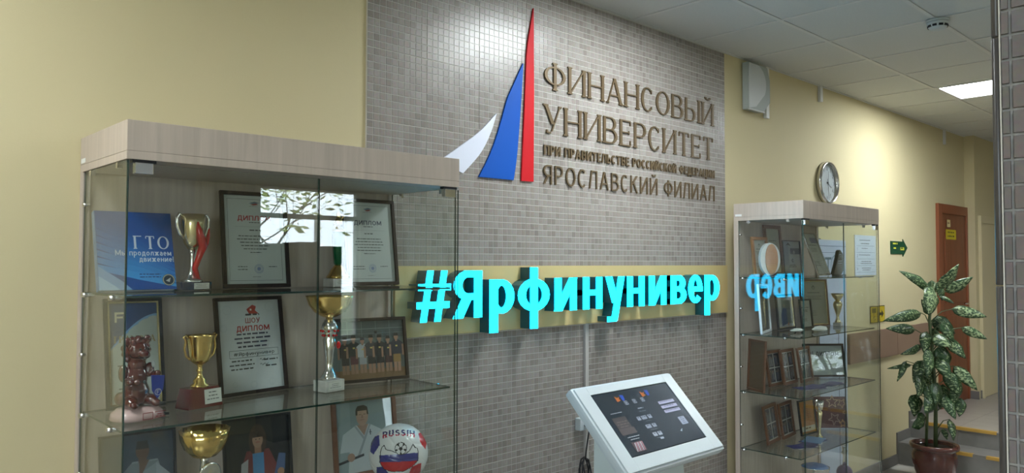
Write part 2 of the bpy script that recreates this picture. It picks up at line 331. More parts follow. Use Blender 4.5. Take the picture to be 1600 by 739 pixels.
def glyph(ch, x, y, h, wx, wy, sx=1.0, serif=0, xh=.74):
    """convex outlines (lists of points) of one letter of cap height h, its left edge at x"""
    low = ch.lower() == ch and ch.isalpha()
    if low and ch in LOW: wr, st = LOW[ch]; H = h*xh
    elif low: wr, st = G.get(ch.upper(), G['Н']); H = h*xh
    else: wr, st = G.get(ch, G['Н']); H = h
    wd = wr*H*sx + (wx*.25); out = []
    X = lambda u: x + wx/2 + u*max(wd-wx, 0)
    Y = lambda v: y + (wy/2 + v*(H-wy) if 0 <= v <= 1 else (v*H if v < 0 else wy/2+v*(H-wy)))
    for s in st:
        if s[0] == 'A':
            _, cx, cy, rx, ry, a0, a1 = s; n = max(6, int(abs(a1-a0)/18)); cxx = X(cx); cyy = Y(cy)
            rx = rx*(wd-wx); ry = ry*(H-wy); pr = None
            for k in range(n+1):
                a = math.radians(a0+(a1-a0)*k/n); c, t = math.cos(a), math.sin(a)
                q = ((cxx+(rx+wx/2)*c, cyy+(ry+wy/2)*t), (cxx+(rx-wx/2)*c, cyy+(ry-wy/2)*t))
                if pr: out.append([pr[0], q[0], q[1], pr[1]])
                pr = q
        else:
            k, a, b_, c, d = s; x0, y0, x1, y1 = X(a), Y(b_), X(c), Y(d); thin = (k == 'l' and serif)
            if abs(y1-y0) < 1e-6*1+abs(x1-x0)*.25:
                e = wx*.5 if not serif else 0; t = wy/2; xa, xb = min(x0, x1)-e, max(x0, x1)+e
                out.append([(xa, y0-t), (xb, y1-t), (xb, y1+t), (xa, y0+t)])
            else:
                if y0 > y1: x0, y0, x1, y1 = x1, y1, x0, y0
                w2 = (wx if not thin else wy*1.1)/2; L = math.hypot(x1-x0, y1-y0); w2 = w2*min(L/abs(y1-y0), 1.9)
                e = wy/2; dx = (x1-x0)/(y1-y0)*e if abs(x1-x0) < 1e-6 else 0
                out.append([(x0-w2, y0-e), (x0+w2, y0-e), (x1+w2, y1+e), (x1-w2, y1+e)])
                if serif:
                    for (px, py, v) in ((x0, y0, min(b_, d)), (x1, y1, max(b_, d))):
                        if v in (0, 1) and not (v == 1 and ch in 'АВРЕЬЫТ' and not (ch == 'Ы' and a > .9) and not (ch == 'Р' and 0)) and not (ch in 'АУ' and v == (1 if ch == 'А' else 0)):
                            if ch == 'И' and thin or ch == 'Й' and thin: continue
                            sw = wx*.62; out.append([(px-w2-sw*.55, py-wy*.5), (px+w2+sw*.55, py-wy*.5), (px+w2+sw*.55, py+wy*.5), (px-w2-sw*.55, py+wy*.5)])
                            sg = 1 if v == 0 else -1
                            for d_ in (-1, 1): out.append([(px+d_*w2*.6, py), (px+d_*(w2+sw*.35), py), (px+d_*w2*.9, py+sg*sw*.7)] if d_*sg > 0 else [(px+d_*w2*.6, py), (px+d_*w2*.9, py+sg*sw*.7), (px+d_*(w2+sw*.35), py)])
                    if ch in 'ТЕ' and 0: pass
        # terminal serifs of arms
    if serif:
        t = wy*.45
        if ch == 'Т':
            for q in (0, 1): out.append([(X(q)-t, Y(1)-h*.17), (X(q)+t, Y(1)-h*.17), (X(q)+t, Y(1)), (X(q)-t, Y(1))])
        if ch == 'Е':
            out.append([(X(1)-t, Y(1)-h*.17), (X(1)+t, Y(1)-h*.17), (X(1)+t, Y(1)), (X(1)-t, Y(1))]); out.append([(X(1)-t, Y(0)), (X(1)+t, Y(0)), (X(1)+t, Y(0)+h*.2), (X(1)-t, Y(0)+h*.2)])
            out.append([(X(.85)-t, Y(.53)-h*.07), (X(.85)+t, Y(.53)-h*.07), (X(.85)+t, Y(.53)+h*.07), (X(.85)-t, Y(.53)+h*.07)])
        if ch == 'С':
            for v, z in ((.84, 1), (.16, -1)): out.append([(X(.88)-t, Y(v)-h*.07), (X(.88)+t, Y(v)-h*.07), (X(.88)+t, Y(v)+h*.07+z*.03*h), (X(.88)-t, Y(v)+h*.07+z*.03*h)])
        if ch == 'У': out.append([(X(.1)-t*1.6, Y(0)-t), (X(.1)+t*1.6, Y(0)-t), (X(.1)+t*1.6, Y(0)+h*.09), (X(.1)-t*1.6, Y(0)+h*.09)])
    def ccw(p):
        a = sum(p[i][0]*p[(i+1) % len(p)][1]-p[(i+1) % len(p)][0]*p[i][1] for i in range(len(p)))
        return p if a > 0 else p[::-1]
    return [ccw(p) for p in out], wd
def layout(s, h, wx, wy, sx, gap, serif=0, space=.35, xh=.74):
    x = 0; out = []
    for ch in s:
        if ch == ' ': x += h*space; continue
        g, wd = glyph(ch, x, 0, h, wx, wy, sx, serif, xh); out.append((ch, g, x, wd)); x += wd+gap
    return out, x-gap
def fit_text(s, width, h, wx, wy, gapf, serif=0, space=.35, xh=.74):
    lo, hi = .2, 3.0
    for _ in range(24):
        m_ = (lo+hi)/2; g, w = layout(s, h, wx, wy, m_, gapf*h*m_, serif, space*m_, xh)
        if w > width: hi = m_
        else: lo = m_
    return layout(s, h, wx, wy, lo, gapf*h*lo, serif, space*lo, xh)
# ---------------------------------------------------------------- flat print painter (x right, z up, faces -y)
class Paint:
    def __init__(s): s.b = MB(); s.k = 0
    def poly(s, pts, c, lift=True):
        if lift: s.k += 1
        a = sum(pts[i][0]*pts[(i+1) % len(pts)][1]-pts[(i+1) % len(pts)][0]*pts[i][1] for i in range(len(pts)))
        p = pts if a > 0 else pts[::-1]
        y = -s.k*6e-5
        s.b.add([(q[0], y, q[1]) for q in p], [tuple(range(len(p)))], 0, False, c); return s
    def rect(s, x0, x1, z0, z1, c, lift=True): return s.poly([(x0, z0), (x1, z0), (x1, z1), (x0, z1)], c, lift)
    def disc(s, cx, cz, r, c, rz=None, n=18):
        rz = rz or r; return s.poly([(cx+r*math.cos(2*math.pi*i/n), cz+rz*math.sin(2*math.pi*i/n)) for i in range(n)], c)
    def ring(s, cx, cz, r, w, c, n=20):
        s.k += 1
        for i in range(n):
            a, b_ = 2*math.pi*i/n, 2*math.pi*(i+1)/n
            s.poly([(cx+r*math.cos(a), cz+r*math.sin(a)), (cx+r*math.cos(b_), cz+r*math.sin(b_)), (cx+(r-w)*math.cos(b_), cz+(r-w)*math.sin(b_)), (cx+(r-w)*math.cos(a), cz+(r-w)*math.sin(a))], c, False)
        return s
    def text(s, t, x, z, h, c, width=None, wx=None, wy=None, serif=0, align='l'):
        wx = wx or h*.16; wy = wy or wx*(.4 if serif else .9)
        if width: g, w = fit_text(t, width, h, wx, wy, .14, serif)
        else: g, w = layout(t, h, wx, wy, 1, .14*h, serif)
        if align == 'c': x -= w/2
        if align == 'r': x -= w
        s.k += 1
        for ch, polys, _, _ in g:
            for p in polys: s.poly([(x+q[0], z+q[1]) for q in p], c, False)
        return s
    def lines(s, cx, z, w, n, dz, th, c, align='c'):   # rows of writing too small to read
        s.k += 1
        for i in range(n):
            ww = w*random.uniform(.6, 1); x = cx-ww/2 if align == 'c' else cx; zz = z-i*dz; e = x+ww
            while x < e:
                l = random.uniform(.35, 1)*th*5; s.rect(x, min(x+l, e), zz, zz+th*random.uniform(.8, 1), c, False); x += l+th*.8
        return s
    def obj(s, parent, m_='print', loc=(0, 0, 0), name='print'):
        o = s.b.build(name, m_, parent); o.location = loc; return o
# ================================================================ SETTING
def plain(name, mb, m_, parent=None): o = mb.build(name, m_, parent); struct(o) if not parent else None; return o
XE = 9.2
plain('wall_back', MB().box(-3, XE, 0, .15, -.1, 3.3).box(XE, 13.5, -.10, .15, -.1, 3.3), 'yellow_wall')
LW = (-5.4, -3.4, .9, 2.61)  # unseen side window, added for daylight from the left
plain('wall_left', MB().box(-3.15, -3, -6.15, LW[0], -.1, 3.3).box(-3.15, -3, LW[1], .15, -.1, 3.3).box(-3.15, -3, LW[0], LW[1], -.1, LW[2]).box(-3.15, -3, LW[0], LW[1], LW[3], 3.3), 'yellow_wall')
b = MB(); b.box(-3.11, -3.04, LW[0], LW[0]+.03, LW[2], LW[3]).box(-3.11, -3.04, LW[1]-.03, LW[1], LW[2], LW[3]).box(-3.11, -3.04, LW[0]+.03, LW[1]-.03, LW[2], LW[2]+.04).box(-3.11, -3.04, LW[0]+.03, LW[1]-.03, LW[3]-.03, LW[3])
for k in (1, 2): b.box(-3.11, -3.04, LW[0]+2.0*k/3-.02, LW[0]+2.0*k/3+.02, LW[2]+.04, LW[3]-.03)
w_ = b.build('window_3', 'window_frame'); struct(w_); MB().box(-3.08, -3.074, LW[0]+.03, LW[1]-.03, LW[2]+.04, LW[3]-.03).build('pane', 'window_glass', w_)
pd = bpy.data.lights.new('window_portal', 'AREA'); pd.shape = 'RECTANGLE'; pd.size = 2.0; pd.size_y = 1.71; pd.cycles.is_portal = True
po = bpy.data.objects.new('window_portal', pd); COL.objects.link(po); po.location = (-3.16, -4.4, 1.755); po.rotation_euler = (math.radians(90), 0, math.radians(-90))
plain('wall_right', MB().box(13.5, 13.65, -6.15, .15, -.1, 3.3), 'cream_wall')
# front wall with window openings
wins = [(3.6, 4.84, .9, 2.61)]
b = MB(); xs = -3
for x0, x1, z0, z1 in wins: b.box(xs, x0, -6.15, -6, -.1, 3.3); b.box(x0, x1, -6.15, -6, -.1, z0); b.box(x0, x1, -6.15, -6, z1, 3.3); xs = x1
b.box(xs, 13.65, -6.15, -6, -.1, 3.3); plain('wall_front', b, 'yellow_wall')
for i, (x0, x1, z0, z1) in enumerate(wins):
    b = MB(); zt = 2.29
    for a, c in ((x0, x0+.03), (x1-.03, x1)): b.box(a, c, -6.11, -6.04, z0, z1)
    b.box(x0+.03, x1-.03, -6.11, -6.04, z1-.03, z1); b.box(x0+.03, x1-.03, -6.11, -6.04, z0, z0+.04); b.box(x0+.03, x1-.03, -6.11, -6.04, zt-.025, zt+.025)
    n = 2 if x1-x0 < 2 else 4
    for k in range(1, n): xm = x0+(x1-x0)*k/n+.1; b.box(xm-.02, xm+.02, -6.11, -6.04, z0+.04, zt-.025)
    w_ = b.build('window_%d' % (i+1), 'window_frame'); struct(w_)
    MB().box(x0+.03, x1-.03, -6.08, -6.074, z0+.04, zt-.025).build('pane', 'window_glass', w_); MB().box(x0+.03, x1-.03, -6.08, -6.074, zt+.025, z1-.03).build('pane', 'window_glass', w_)
    MB().box(x0-.05, x1+.05, -6.0, -5.82, z0-.04, z0, ch=.006).build('sill', 'window_frame', w_)
    pd = bpy.data.lights.new('window_portal', 'AREA'); pd.shape = 'RECTANGLE'; pd.size = x1-x0; pd.size_y = z1-z0; pd.cycles.is_portal = True
    po = bpy.data.objects.new('window_portal', pd); COL.objects.link(po); po.location = ((x0+x1)/2, -6.16, (z0+z1)/2); po.rotation_euler = (math.radians(90), 0, math.radians(0))
# floor: lower hall and raised landing reached by two steps
X1, X2, Z1, Z2 = 7.22, 7.52, .19, .342
fl = MB().box(-3, X1+.02, -6, 0, -.1, -.006).build('floor', 'grout'); struct(fl)
tm = MB().box(0, .397, 0, .397, -.006, 0, ch=.0015).mesh('floor_tile', ['floor_tile'])
b = MB()
for i in range(26):
    for j in range(15):
        x, y = -3+i*.4, -.4-j*.4
        if x+.4 > X1+.01: continue
        if i >= 20 and j < 5: link_copy(tm, 'floor_tile', fl, (x, y, 0))
        else: b.box(x, x+.397, y, y+.397, -.006, 0)
stuff(b.build('floor_tiles', 'floor_tile', fl))
st = MB().box(X1+.006, X2+.1, -6, 0, -.1, Z1-.006).box(X2+.006, 13.5, -6, 0, -.1, Z2-.006).build('trim_2', 'grout'); struct(st)
for j in range(8):
    y = -.4-j*.4
    link_copy(MB().box(0, .006, 0, .397, 0, Z1-.008).mesh('riser_tile', ['step_tile']), 'riser_tile', st, (X1, y, 0))
    link_copy(MB().box(0, .006, 0, .397, 0, Z2-Z1-.008).mesh('riser_tile', ['step_tile']), 'riser_tile', st, (X2, y, Z1))
    link_copy(MB().box(0, X2-X1-.004, 0, .397, -.006, 0).mesh('tread_tile', ['step_tile']), 'tread_tile', st, (X1, y, Z1))
    for i in range(8): link_copy(tm, 'floor_tile', st, (X2+.002+i*.4, y, Z2))
b = MB()
for j in range(15):
    for i in range(15):
        if (j < 8 and i < 8): continue
        b.box(X2+i*.4, X2+i*.4+.397, -.4-j*.4, -.4-j*.4+.397, Z2-.006, Z2)
stuff(b.build('floor_tiles', 'floor_tile', st))
for j in range(4):
    y1 = -.14-j*.58
    MB().box(X2-.006, X2+.03, y1-.56, y1, Z2, Z2+.003).box(X2-.009, X2-.0, y1-.56, y1, Z2-.022, Z2+.003).build('nosing_strip', 'yellow_strip', st)
    MB().box(X1-.006, X1+.03, y1-.46, y1+.02, Z1, Z1+.003).box(X1-.009, X1, y1-.46, y1+.02, Z1-.022, Z1+.003).build('nosing_strip', 'yellow_strip', st)
# skirting and brown wainscot board
b = MB().box(4.38, X1-.02, -.012, 0, 0, .088).box(X1-.02, X2-.02, -.012, 0, 0, Z1+.085).box(X2-.02, 8.29, -.012, 0, Z1, Z2+.085).box(-3, .6, -.012, 0, 0, .088)
struct(b.build('baseboard_back', 'skirting'))
struct(MB().box(9.28, 9.3, -.112, -.1, Z2, Z2+.085).box(XE-.012, XE, -.112, 0, Z2, Z2+.085).box(10.25, 13.4, -.112, -.1, Z2, Z2+.085).build('baseboard_right', 'skirting'))
w_ = struct(MB().box(6.21, 6.225, -.022, 0, .968, 1.21).build('trim_3', 'wainscot'))
for a, c in ((6.227, 7.22), (7.223, 8.27)): MB().box(a, c, -.018, 0, .968, 1.212, ch=.002).build('board', 'wainscot', w_)
# ceiling
SP, C0 = .6082, 3.419
cl = struct(MB().box(-3, 13.5, -6, 0, CEIL+.02, CEIL+.15).build('ceiling', 'ceiling_panel'))
ROWY = [0, -.582] + [-.582-SP*k for k in range(1, 10)]
ROWY = [y for y in ROWY if y > -6]+[-6]
LAMPS = [(-7, 1), (-1, 1), (5, 1), (11, 1), (7, 6)]  # last panel is made up, an unseen source added deep in the hall
# lamps: (column, row) cells of the grid
tile_mesh = MB().box(.012, SP-.012, .012, SP-.012, .0, .012).mesh('ceiling_tile', ['ceiling_panel'])
cut_mesh = MB().box(.012, SP-.012, .012, .582-.004, .0, .012).mesh('ceiling_tile', ['ceiling_panel'])
rest = MB(); grid = MB()
for k in range(-11, 17):
    x0 = C0+k*SP
    for r in range(len(ROWY)-1):
        y1, y0 = ROWY[r], ROWY[r+1]
        if (k, r) in LAMPS: continue
        if -2 <= k <= 14 and r <= 3 and x0+SP < 13.5: link_copy(cut_mesh if r == 0 else tile_mesh, 'ceiling_tile', cl, (x0, y0, CEIL+.004))
        else: rest.box(max(x0+.012, -3), min(x0+SP-.012, 13.5), y0+.012, y1-.012, CEIL+.004, CEIL+.016)
    if -3 < x0 < 13.5: grid.box(x0-.012, x0+.012, -6, 0, CEIL, CEIL+.004)
for y in ROWY[1:-1]: grid.box(-3, 13.5, y-.012, y+.012, CEIL-.001, CEIL+.003)
grid.box(-3, XE, -.02, 0, CEIL-.001, CEIL+.003)
stuff(rest.build('ceiling_tiles', 'ceiling_panel', cl)); stuff(grid.build('ceiling_rail', 'ceiling_grid', cl))
lamp_lbl = ['hall ceiling light panel above the free wall left of the first showcase', 'square ceiling light panel above the tiled logo wall', 'bright square ceiling light panel near the tiled pillar', 'ceiling light panel at the far end of the landing',
            'added ceiling light panel over the far half of the hall']
for (k, r), lb in zip(LAMPS, lamp_lbl):
    x0 = C0+k*SP; y0 = ROWY[r+1]; y1 = ROWY[r]; dim = (k == 11)
    t = thing('ceiling_light', lb, 'light', ((x0+x0+SP)/2, (y0+y1)/2, CEIL), 0, 'square light panels in the ceiling grid')
    h = SP/2-.012
    MB().box(-h, -h+.025, -h, h, -.002, .05).box(h-.025, h, -h, h, -.002, .05).box(-h+.025, h-.025, -h, -h+.025, -.002, .05).box(-h+.025, h-.025, h-.025, h, -.002, .05).build('frame', 'lamp_body', t)
    if not dim: MB().box(-h+.025, h-.025, -h+.025, h-.025, .006, .014).build('diffuser', 'lamp_glow', t)
    else: MB().box(-h+.025, h-.025, -h+.025, h-.025, .006, .014).build('diffuser', 'lamp_body', t)
# ---- tile cladding of the logo wall
TX0, TX1 = 1.679, 4.379
def mosaic_tile(wd, z0, z1, zo, cell=.03, cols=10):
    b = MB().box(.0014, wd-.0014, -.0098, 0, z0+.0014, z1-.0014, 1); g = .0011
    r0 = math.floor((z0-zo)/cell+1e-6); r1 = math.ceil((z1-zo)/cell-1e-6)
    for r in range(r0, r1):
        a, c = max(zo+r*cell+g, z0+.0014), min(zo+(r+1)*cell-g, z1-.0014)
        if c-a < .004: continue
        for k in range(cols):
            x0, x1 = max(k*cell+g, .0014), min((k+1)*cell-g, wd-.0014); e = .0007
            vs = [(x0, -.009, a), (x1, -.009, a), (x1, -.009, c), (x0, -.009, c), (x0+e, -.0108, a+e), (x1-e, -.0108, a+e), (x1-e, -.0108, c-e), (x0+e, -.0108, c-e)]
            b.add(vs, [(4, 5, 6, 7), (0, 1, 5, 4), (1, 2, 6, 5), (2, 3, 7, 6), (3, 0, 4, 7)], 0)
    return b
clad = struct(MB().box(TX0, TX1, -.0085, 0, 0, CEIL-.002).build('trim_1', 'grout'))
full = mosaic_tile(.3, 0, .3, 0).mesh('mosaic_tile', ['mosaic_wall', 'grout_soft'])
top_ = mosaic_tile(.3, 0, CEIL-2.964-.004, 0).mesh('mosaic_tile', ['mosaic_wall', 'grout_soft'])
bot_ = mosaic_tile(.3, .036, .3, 0).mesh('mosaic_tile', ['mosaic_wall', 'grout_soft'])
for c in range(9):
    for r in range(11):
        z = 2.964-.3*r; link_copy(top_ if r == 0 else (bot_ if r == 10 else full), 'mosaic_tile', clad, (TX0+.3*c, 0, z))
# ---- tiled pillar at the right edge, near the viewer
px, py = 1.06, -2.3835; cs = .0302
pil = struct(MB().box(px+.004, px+.5, py-.62, py-.008, 0, CEIL).build('wall_pillar', 'pillar_grout'))
g = .0015; cw = MB(); e = .0006
x0, x1, a, c = g, cs-g, g, cs-g
def cellmesh(w0, w1):
    return MB().add([(.0, -w0, a), (0, -w1, a), (0, -w1, c), (0, -w0, c), (-.0015, -w0-e, a+e), (-.0015, -w1+e, a+e), (-.0015, -w1+e, c-e), (-.0015, -w0-e, c-e)],
                    [(4, 5, 6, 7), (0, 1, 5, 4), (1, 2, 6, 5), (2, 3, 7, 6), (3, 0, 4, 7)]).mesh('mosaic_cell', ['mosaic_pillar'])
first, nxt = cellmesh(.010+g*.6, .0205-g), cellmesh(g, cs-g); stuffb = MB()
for r in range(104):
    z = 2.06+cs*(r-68); z += .0018*((r-68)//10)*0
    if z+cs > CEIL-.01 or z < 0: continue
    for k in range(21):
        y = py+.0 if k == 0 else py-.0205-(k-1)*cs
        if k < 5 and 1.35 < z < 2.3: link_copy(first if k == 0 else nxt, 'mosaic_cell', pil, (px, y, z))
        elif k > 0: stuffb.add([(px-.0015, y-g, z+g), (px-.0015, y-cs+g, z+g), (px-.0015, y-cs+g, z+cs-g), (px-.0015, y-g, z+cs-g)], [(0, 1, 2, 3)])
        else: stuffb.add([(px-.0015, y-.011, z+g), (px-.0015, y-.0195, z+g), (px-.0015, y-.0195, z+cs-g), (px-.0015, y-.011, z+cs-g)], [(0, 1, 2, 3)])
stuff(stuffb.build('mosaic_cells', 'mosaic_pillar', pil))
MB().box(px-.001, px+.004, py-.0100, py-.0086, 0, CEIL).build('grout_line', 'grout', pil)
tmh = MB().lathe([(.0043, .0008), (.0048, .002), (.0048, .3), (.0043, .3012)], 16).mesh('edge_trim', ['pillar_trim'])
for r in range(-7, 4):
    z = 2.06+.302*r
    if z < 0 or z+.302 > CEIL: continue
    link_copy(tmh, 'edge_trim', pil, (px+.003, py-.0065+.002, z))
# ---- doors on the landing
d1 = struct(MB().box(8.30, 8.40, -.03, 0, Z2, 2.385, ch=.004).box(9.16, 9.28, -.03, 0, Z2, 2.385, ch=.004).box(8.40, 9.16, -.03, 0, 2.29, 2.385, ch=.004).build('door_1', 'door_trim'))
lf = MB().box(8.40, 9.16, -.016, -.002, Z2+.005, 2.29).build('leaf', 'door_wood', d1)
for z0, z1 in ((.55, 1.25), (1.38, 2.1)):
    MB().box(8.50, 9.06, -.022, -.016, z0, z1, ch=.003).build('panel', 'door_wood', lf)
MB().tube([(9.08, -.02, 1.36), (9.08, -.06, 1.36), (8.97, -.06, 1.36)], .009).build('handle', 'chrome', lf)
p = Paint().rect(8.52, 8.83, 2.03, 2.13, rgb(190, 170, 30)).lines(8.675, 2.095, .26, 2, .04, .016, rgb(60, 60, 20)); p.obj(d1, loc=(0, -.0235, 0), name='sign_plate')
p = Paint().rect(8.56, 8.66, 2.155, 2.23, rgb(200, 180, 130)).lines(8.61, 2.19, .07, 1, .04, .012, rgb(90, 60, 30)); p.obj(d1, loc=(0, -.0235, 0), name='number_plate')
d2 = struct(MB().box(9.30, 9.36, -.13, -.1, Z2, 2.30).box(10.16, 10.24, -.13, -.1, Z2, 2.30).box(9.36, 10.16, -.13, -.1, 2.22, 2.30).build('door_2', 'cream_wall'))
MB().box(9.36, 10.16, -.115, -.102, Z2+.004, 2.22).build('leaf', 'cream_wall', d2)
# ---- outdoors seen mirrored in the glass
struct(MB().box(-30, 40, -60, -6.2, -1.2, -1.0).build('ground', 'outdoor_ground'))
def tree(x, y, h, lb, seed, spread=1.0):
    rnd = random.Random(seed); t = thing('tree', lb, 'tree', (x, y, -1), 0, 'trees outside the windows')
    b = MB(); ends = []
    def grow(p, d, L, r, lev):
        pts = [p]; q = p
        for i in range(5):
            d = (d+Vector((rnd.uniform(-.18, .18), rnd.uniform(-.18, .18), rnd.uniform(-.05, .12)))).normalized(); q = q+d*L/5; pts.append(q)
        b.tube(pts, [r*(1-.12*i) for i in range(6)], 6)
        if lev == 0: ends.append(q); return
        for k in range(4 if lev > 1 else 3):
            dd = (d+Vector((rnd.uniform(-1, 1), rnd.uniform(-1, 1), rnd.uniform(-.2, .6)))*spread).normalized(); grow(pts[3] if k % 2 else q, dd, L*.6, r*.45, lev-1); 
    grow(Vector((0, 0, 0)), Vector((0, 0, 1)), h*.5, .09, 3)
    b.build('trunk', 'bark', t)
    f = MB()
    for e_ in ends:
        for k in range(75):
            c = e_+Vector((rnd.gauss(0, .3), rnd.gauss(0, .3), rnd.gauss(0, .25))); a = rnd.uniform(0, 6.3); s_ = rnd.uniform(.04, .09)
            u = Vector((math.cos(a), math.sin(a), rnd.uniform(-.5, .5)))*s_; w = Vector((-math.sin(a)*.5, math.cos(a)*.5, rnd.uniform(-.6, .6)))*s_
            f.add([c-u, c+w*.6, c+u, c-w*.6], [(0, 1, 2, 3)])
    stuff(f.build('foliage', 'tree_leaf', t))
tree(4.6, -9.5, 6.5, 'tree with thin bare branches seen mirrored in the showcase glass', 3)
tree(6.3, -12.5, 6.5, 'leafy tree standing farther off outside the window above the added blockers', 8)
tree(-12, -4, 7, 'leafy tree standing outside the added side window', 11)
for i, (a, c, h, lb) in enumerate([(3.49, 3.735, 1.97, 'left added grey locker under the window opposite the showcase'), (3.76, 3.965, 1.99, 'middle and tallest added grey locker under the window'), (3.99, 4.24, 1.95, 'right added grey locker under the window opposite the showcase')]):  # dark stand-ins added to block the lower window in the mirrored view
    t = thing('blocker', lb, 'blocker', ((a+c)/2, -5.6, 0), 0, 'added grey blockers in front of the window'); w = (c-a)/2
    MB().box(-w, w, -.2, .2, .05, h, ch=.004).build('body', 'blocker_grey', t); MB().box(-w+.01, w-.01, .2, .212, .08, h-.03, ch=.003).build('door', 'blocker_grey', t)
    MB().box(w-.05, w-.04, .212, .225, 1.0, 1.12).build('handle', 'chrome', t); MB().box(-w+.01, w-.01, -.18, .18, 0, .05).build('plinth', 'black_metal', t)
# ================================================================ WALL SIGNS
t = thing('sail_emblem', 'white, blue and red sail shapes fixed on the tiled wall', 'emblem', (2.33, -.012, 2.17))
def smooth_poly(pts, n=6):
    out = []; N = len(pts)
    for i in range(N-1):
        p0, p1, p2, p3 = [Vector(pts[max(0, min(N-1, i+k))]) for k in (-1, 0, 1, 2)]
        for k in range(n):
            s = k/n; out.append(tuple(.5*((2*p1)+(p2-p0)*s+(2*p0-5*p1+4*p2-p3)*s*s+(3*p1-p0-3*p2+p3)*s**3)))
    out.append(tuple(pts[-1])); return out
O = (2.33, 2.17)
def sail(name, outline, m_, y=-.008):
    b = MB(); pts = [(p[0]-O[0], p[1]-O[1]) for p in outline]; c = (sum(p[0] for p in pts)/len(pts), sum(p[1] for p in pts)/len(pts))
    n = len(pts); b.prism(pts[::-1], y, .0, 0, 0); return b.build(name, [m_], t)
L1 = smooth_poly([(2.04, 2.225), (2.159, 2.303), (2.281, 2.388), (2.38, 2.482)]); R1 = smooth_poly([(2.38, 2.482), (2.345, 2.39), (2.282, 2.286), (2.178, 2.184)])
# a sail is a strip between its two edges, built as quads so that concave sides stay true
def strip(name, A, B, m_):
    n = len(A)-1; b = MB(); fs = []
    va = [(p[0]-O[0], -.008, p[1]-O[1]) for p in A]; vb = [(p[0]-O[0], -.008, p[1]-O[1]) for p in B]
    wa = [(v[0], 0, v[2]) for v in va]; wb = [(v[0], 0, v[2]) for v in vb]; N = n+1
    for i in range(n): fs += [(i, i+1, N+i+1, N+i), (2*N+i, i, i+1, 2*N+i+1)[0:4], (3*N+i, 3*N+i+1, N+i+1, N+i)]
    fs += [(0, N, 3*N, 2*N), (n, N+n, 3*N+n, 2*N+n)]
    b.add(va+vb+wa+wb, fs); return b.build(name, m_, t)
def resample(P, n):
    P = [Vector(p) for p in P]; L = [0]
    for i in range(1, len(P)): L.append(L[-1]+(P[i]-P[i-1]).length)
    out = []
    for k in range(n+1):
        s = L[-1]*k/n; i = 1
        while i < len(L)-1 and L[i] < s: i += 1
        q = (s-L[i-1])/max(1e-9, L[i]-L[i-1]); out.append(tuple(P[i-1].lerp(P[i], q)))
    return out
strip('white_sail', resample(L1[::-1], 14), resample(R1, 14), 'white_sail')
strip('blue_sail', resample([(2.551, 2.748), (2.447, 2.561)]+smooth_poly([(2.447, 2.561), (2.394, 2.408), (2.341, 2.287), (2.271, 2.175)])[1:], 16), resample([(2.553, 2.748)]+smooth_poly([(2.549, 2.70), (2.535, 2.52), (2.512, 2.30), (2.49, 2.177)]), 16), 'blue_sail')
strip('red_sail', resample([(2.621, 3.034), (2.577, 2.826), (2.560, 2.5), (2.541, 2.177)], 14), resample([(2.623, 3.034), (2.626, 2.6), (2.623, 2.179)], 14), 'red_sail')
def wall_text(name, label, s, x0, x1, z, h, wx, wy, gap, serif, m_, y0=-.0195, y1=-.0125, space=.35):
    g, w = fit_text(s, x1-x0, h, wx, wy, gap, serif, space); t = thing(name, label, 'lettering', (x0, 0, z))
    for ch, polys, _, _ in g:
        b = MB()
        for k, p in enumerate(polys): b.prism(p, y0-.00004*k, y1)
        b.build('letter', m_, t)
wall_text('sign_lettering', 'top line of tall serif metal letters on the tiled wall, ФИНАНСОВЫЙ', 'ФИНАНСОВЫЙ', 2.70, 4.235, 2.650, .140, .0200, .0072, .13, 1, 'brass_letters')
wall_text('sign_lettering', 'second line of tall serif metal letters on the tiled wall, УНИВЕРСИТЕТ', 'УНИВЕРСИТЕТ', 2.70, 4.232, 2.430, .144, .0200, .0072, .13, 1, 'brass_letters')
wall_text('sign_lettering', 'smallest line of metal letters, ПРИ ПРАВИТЕЛЬСТВЕ РОССИЙСКОЙ ФЕДЕРАЦИИ', 'ПРИ ПРАВИТЕЛЬСТВЕ РОССИЙСКОЙ ФЕДЕРАЦИИ', 2.698, 4.243, 2.320, .049, .0100, .0085, .14, 0, 'brass_letters', space=.45)
wall_text('sign_lettering', 'bottom line of thin sans metal letters, ЯРОСЛАВСКИЙ ФИЛИАЛ', 'ЯРОСЛАВСКИЙ ФИЛИАЛ', 2.695, 4.241, 2.174, .097, .0092, .0085, .24, 0, 'brass_letters', space=.45)
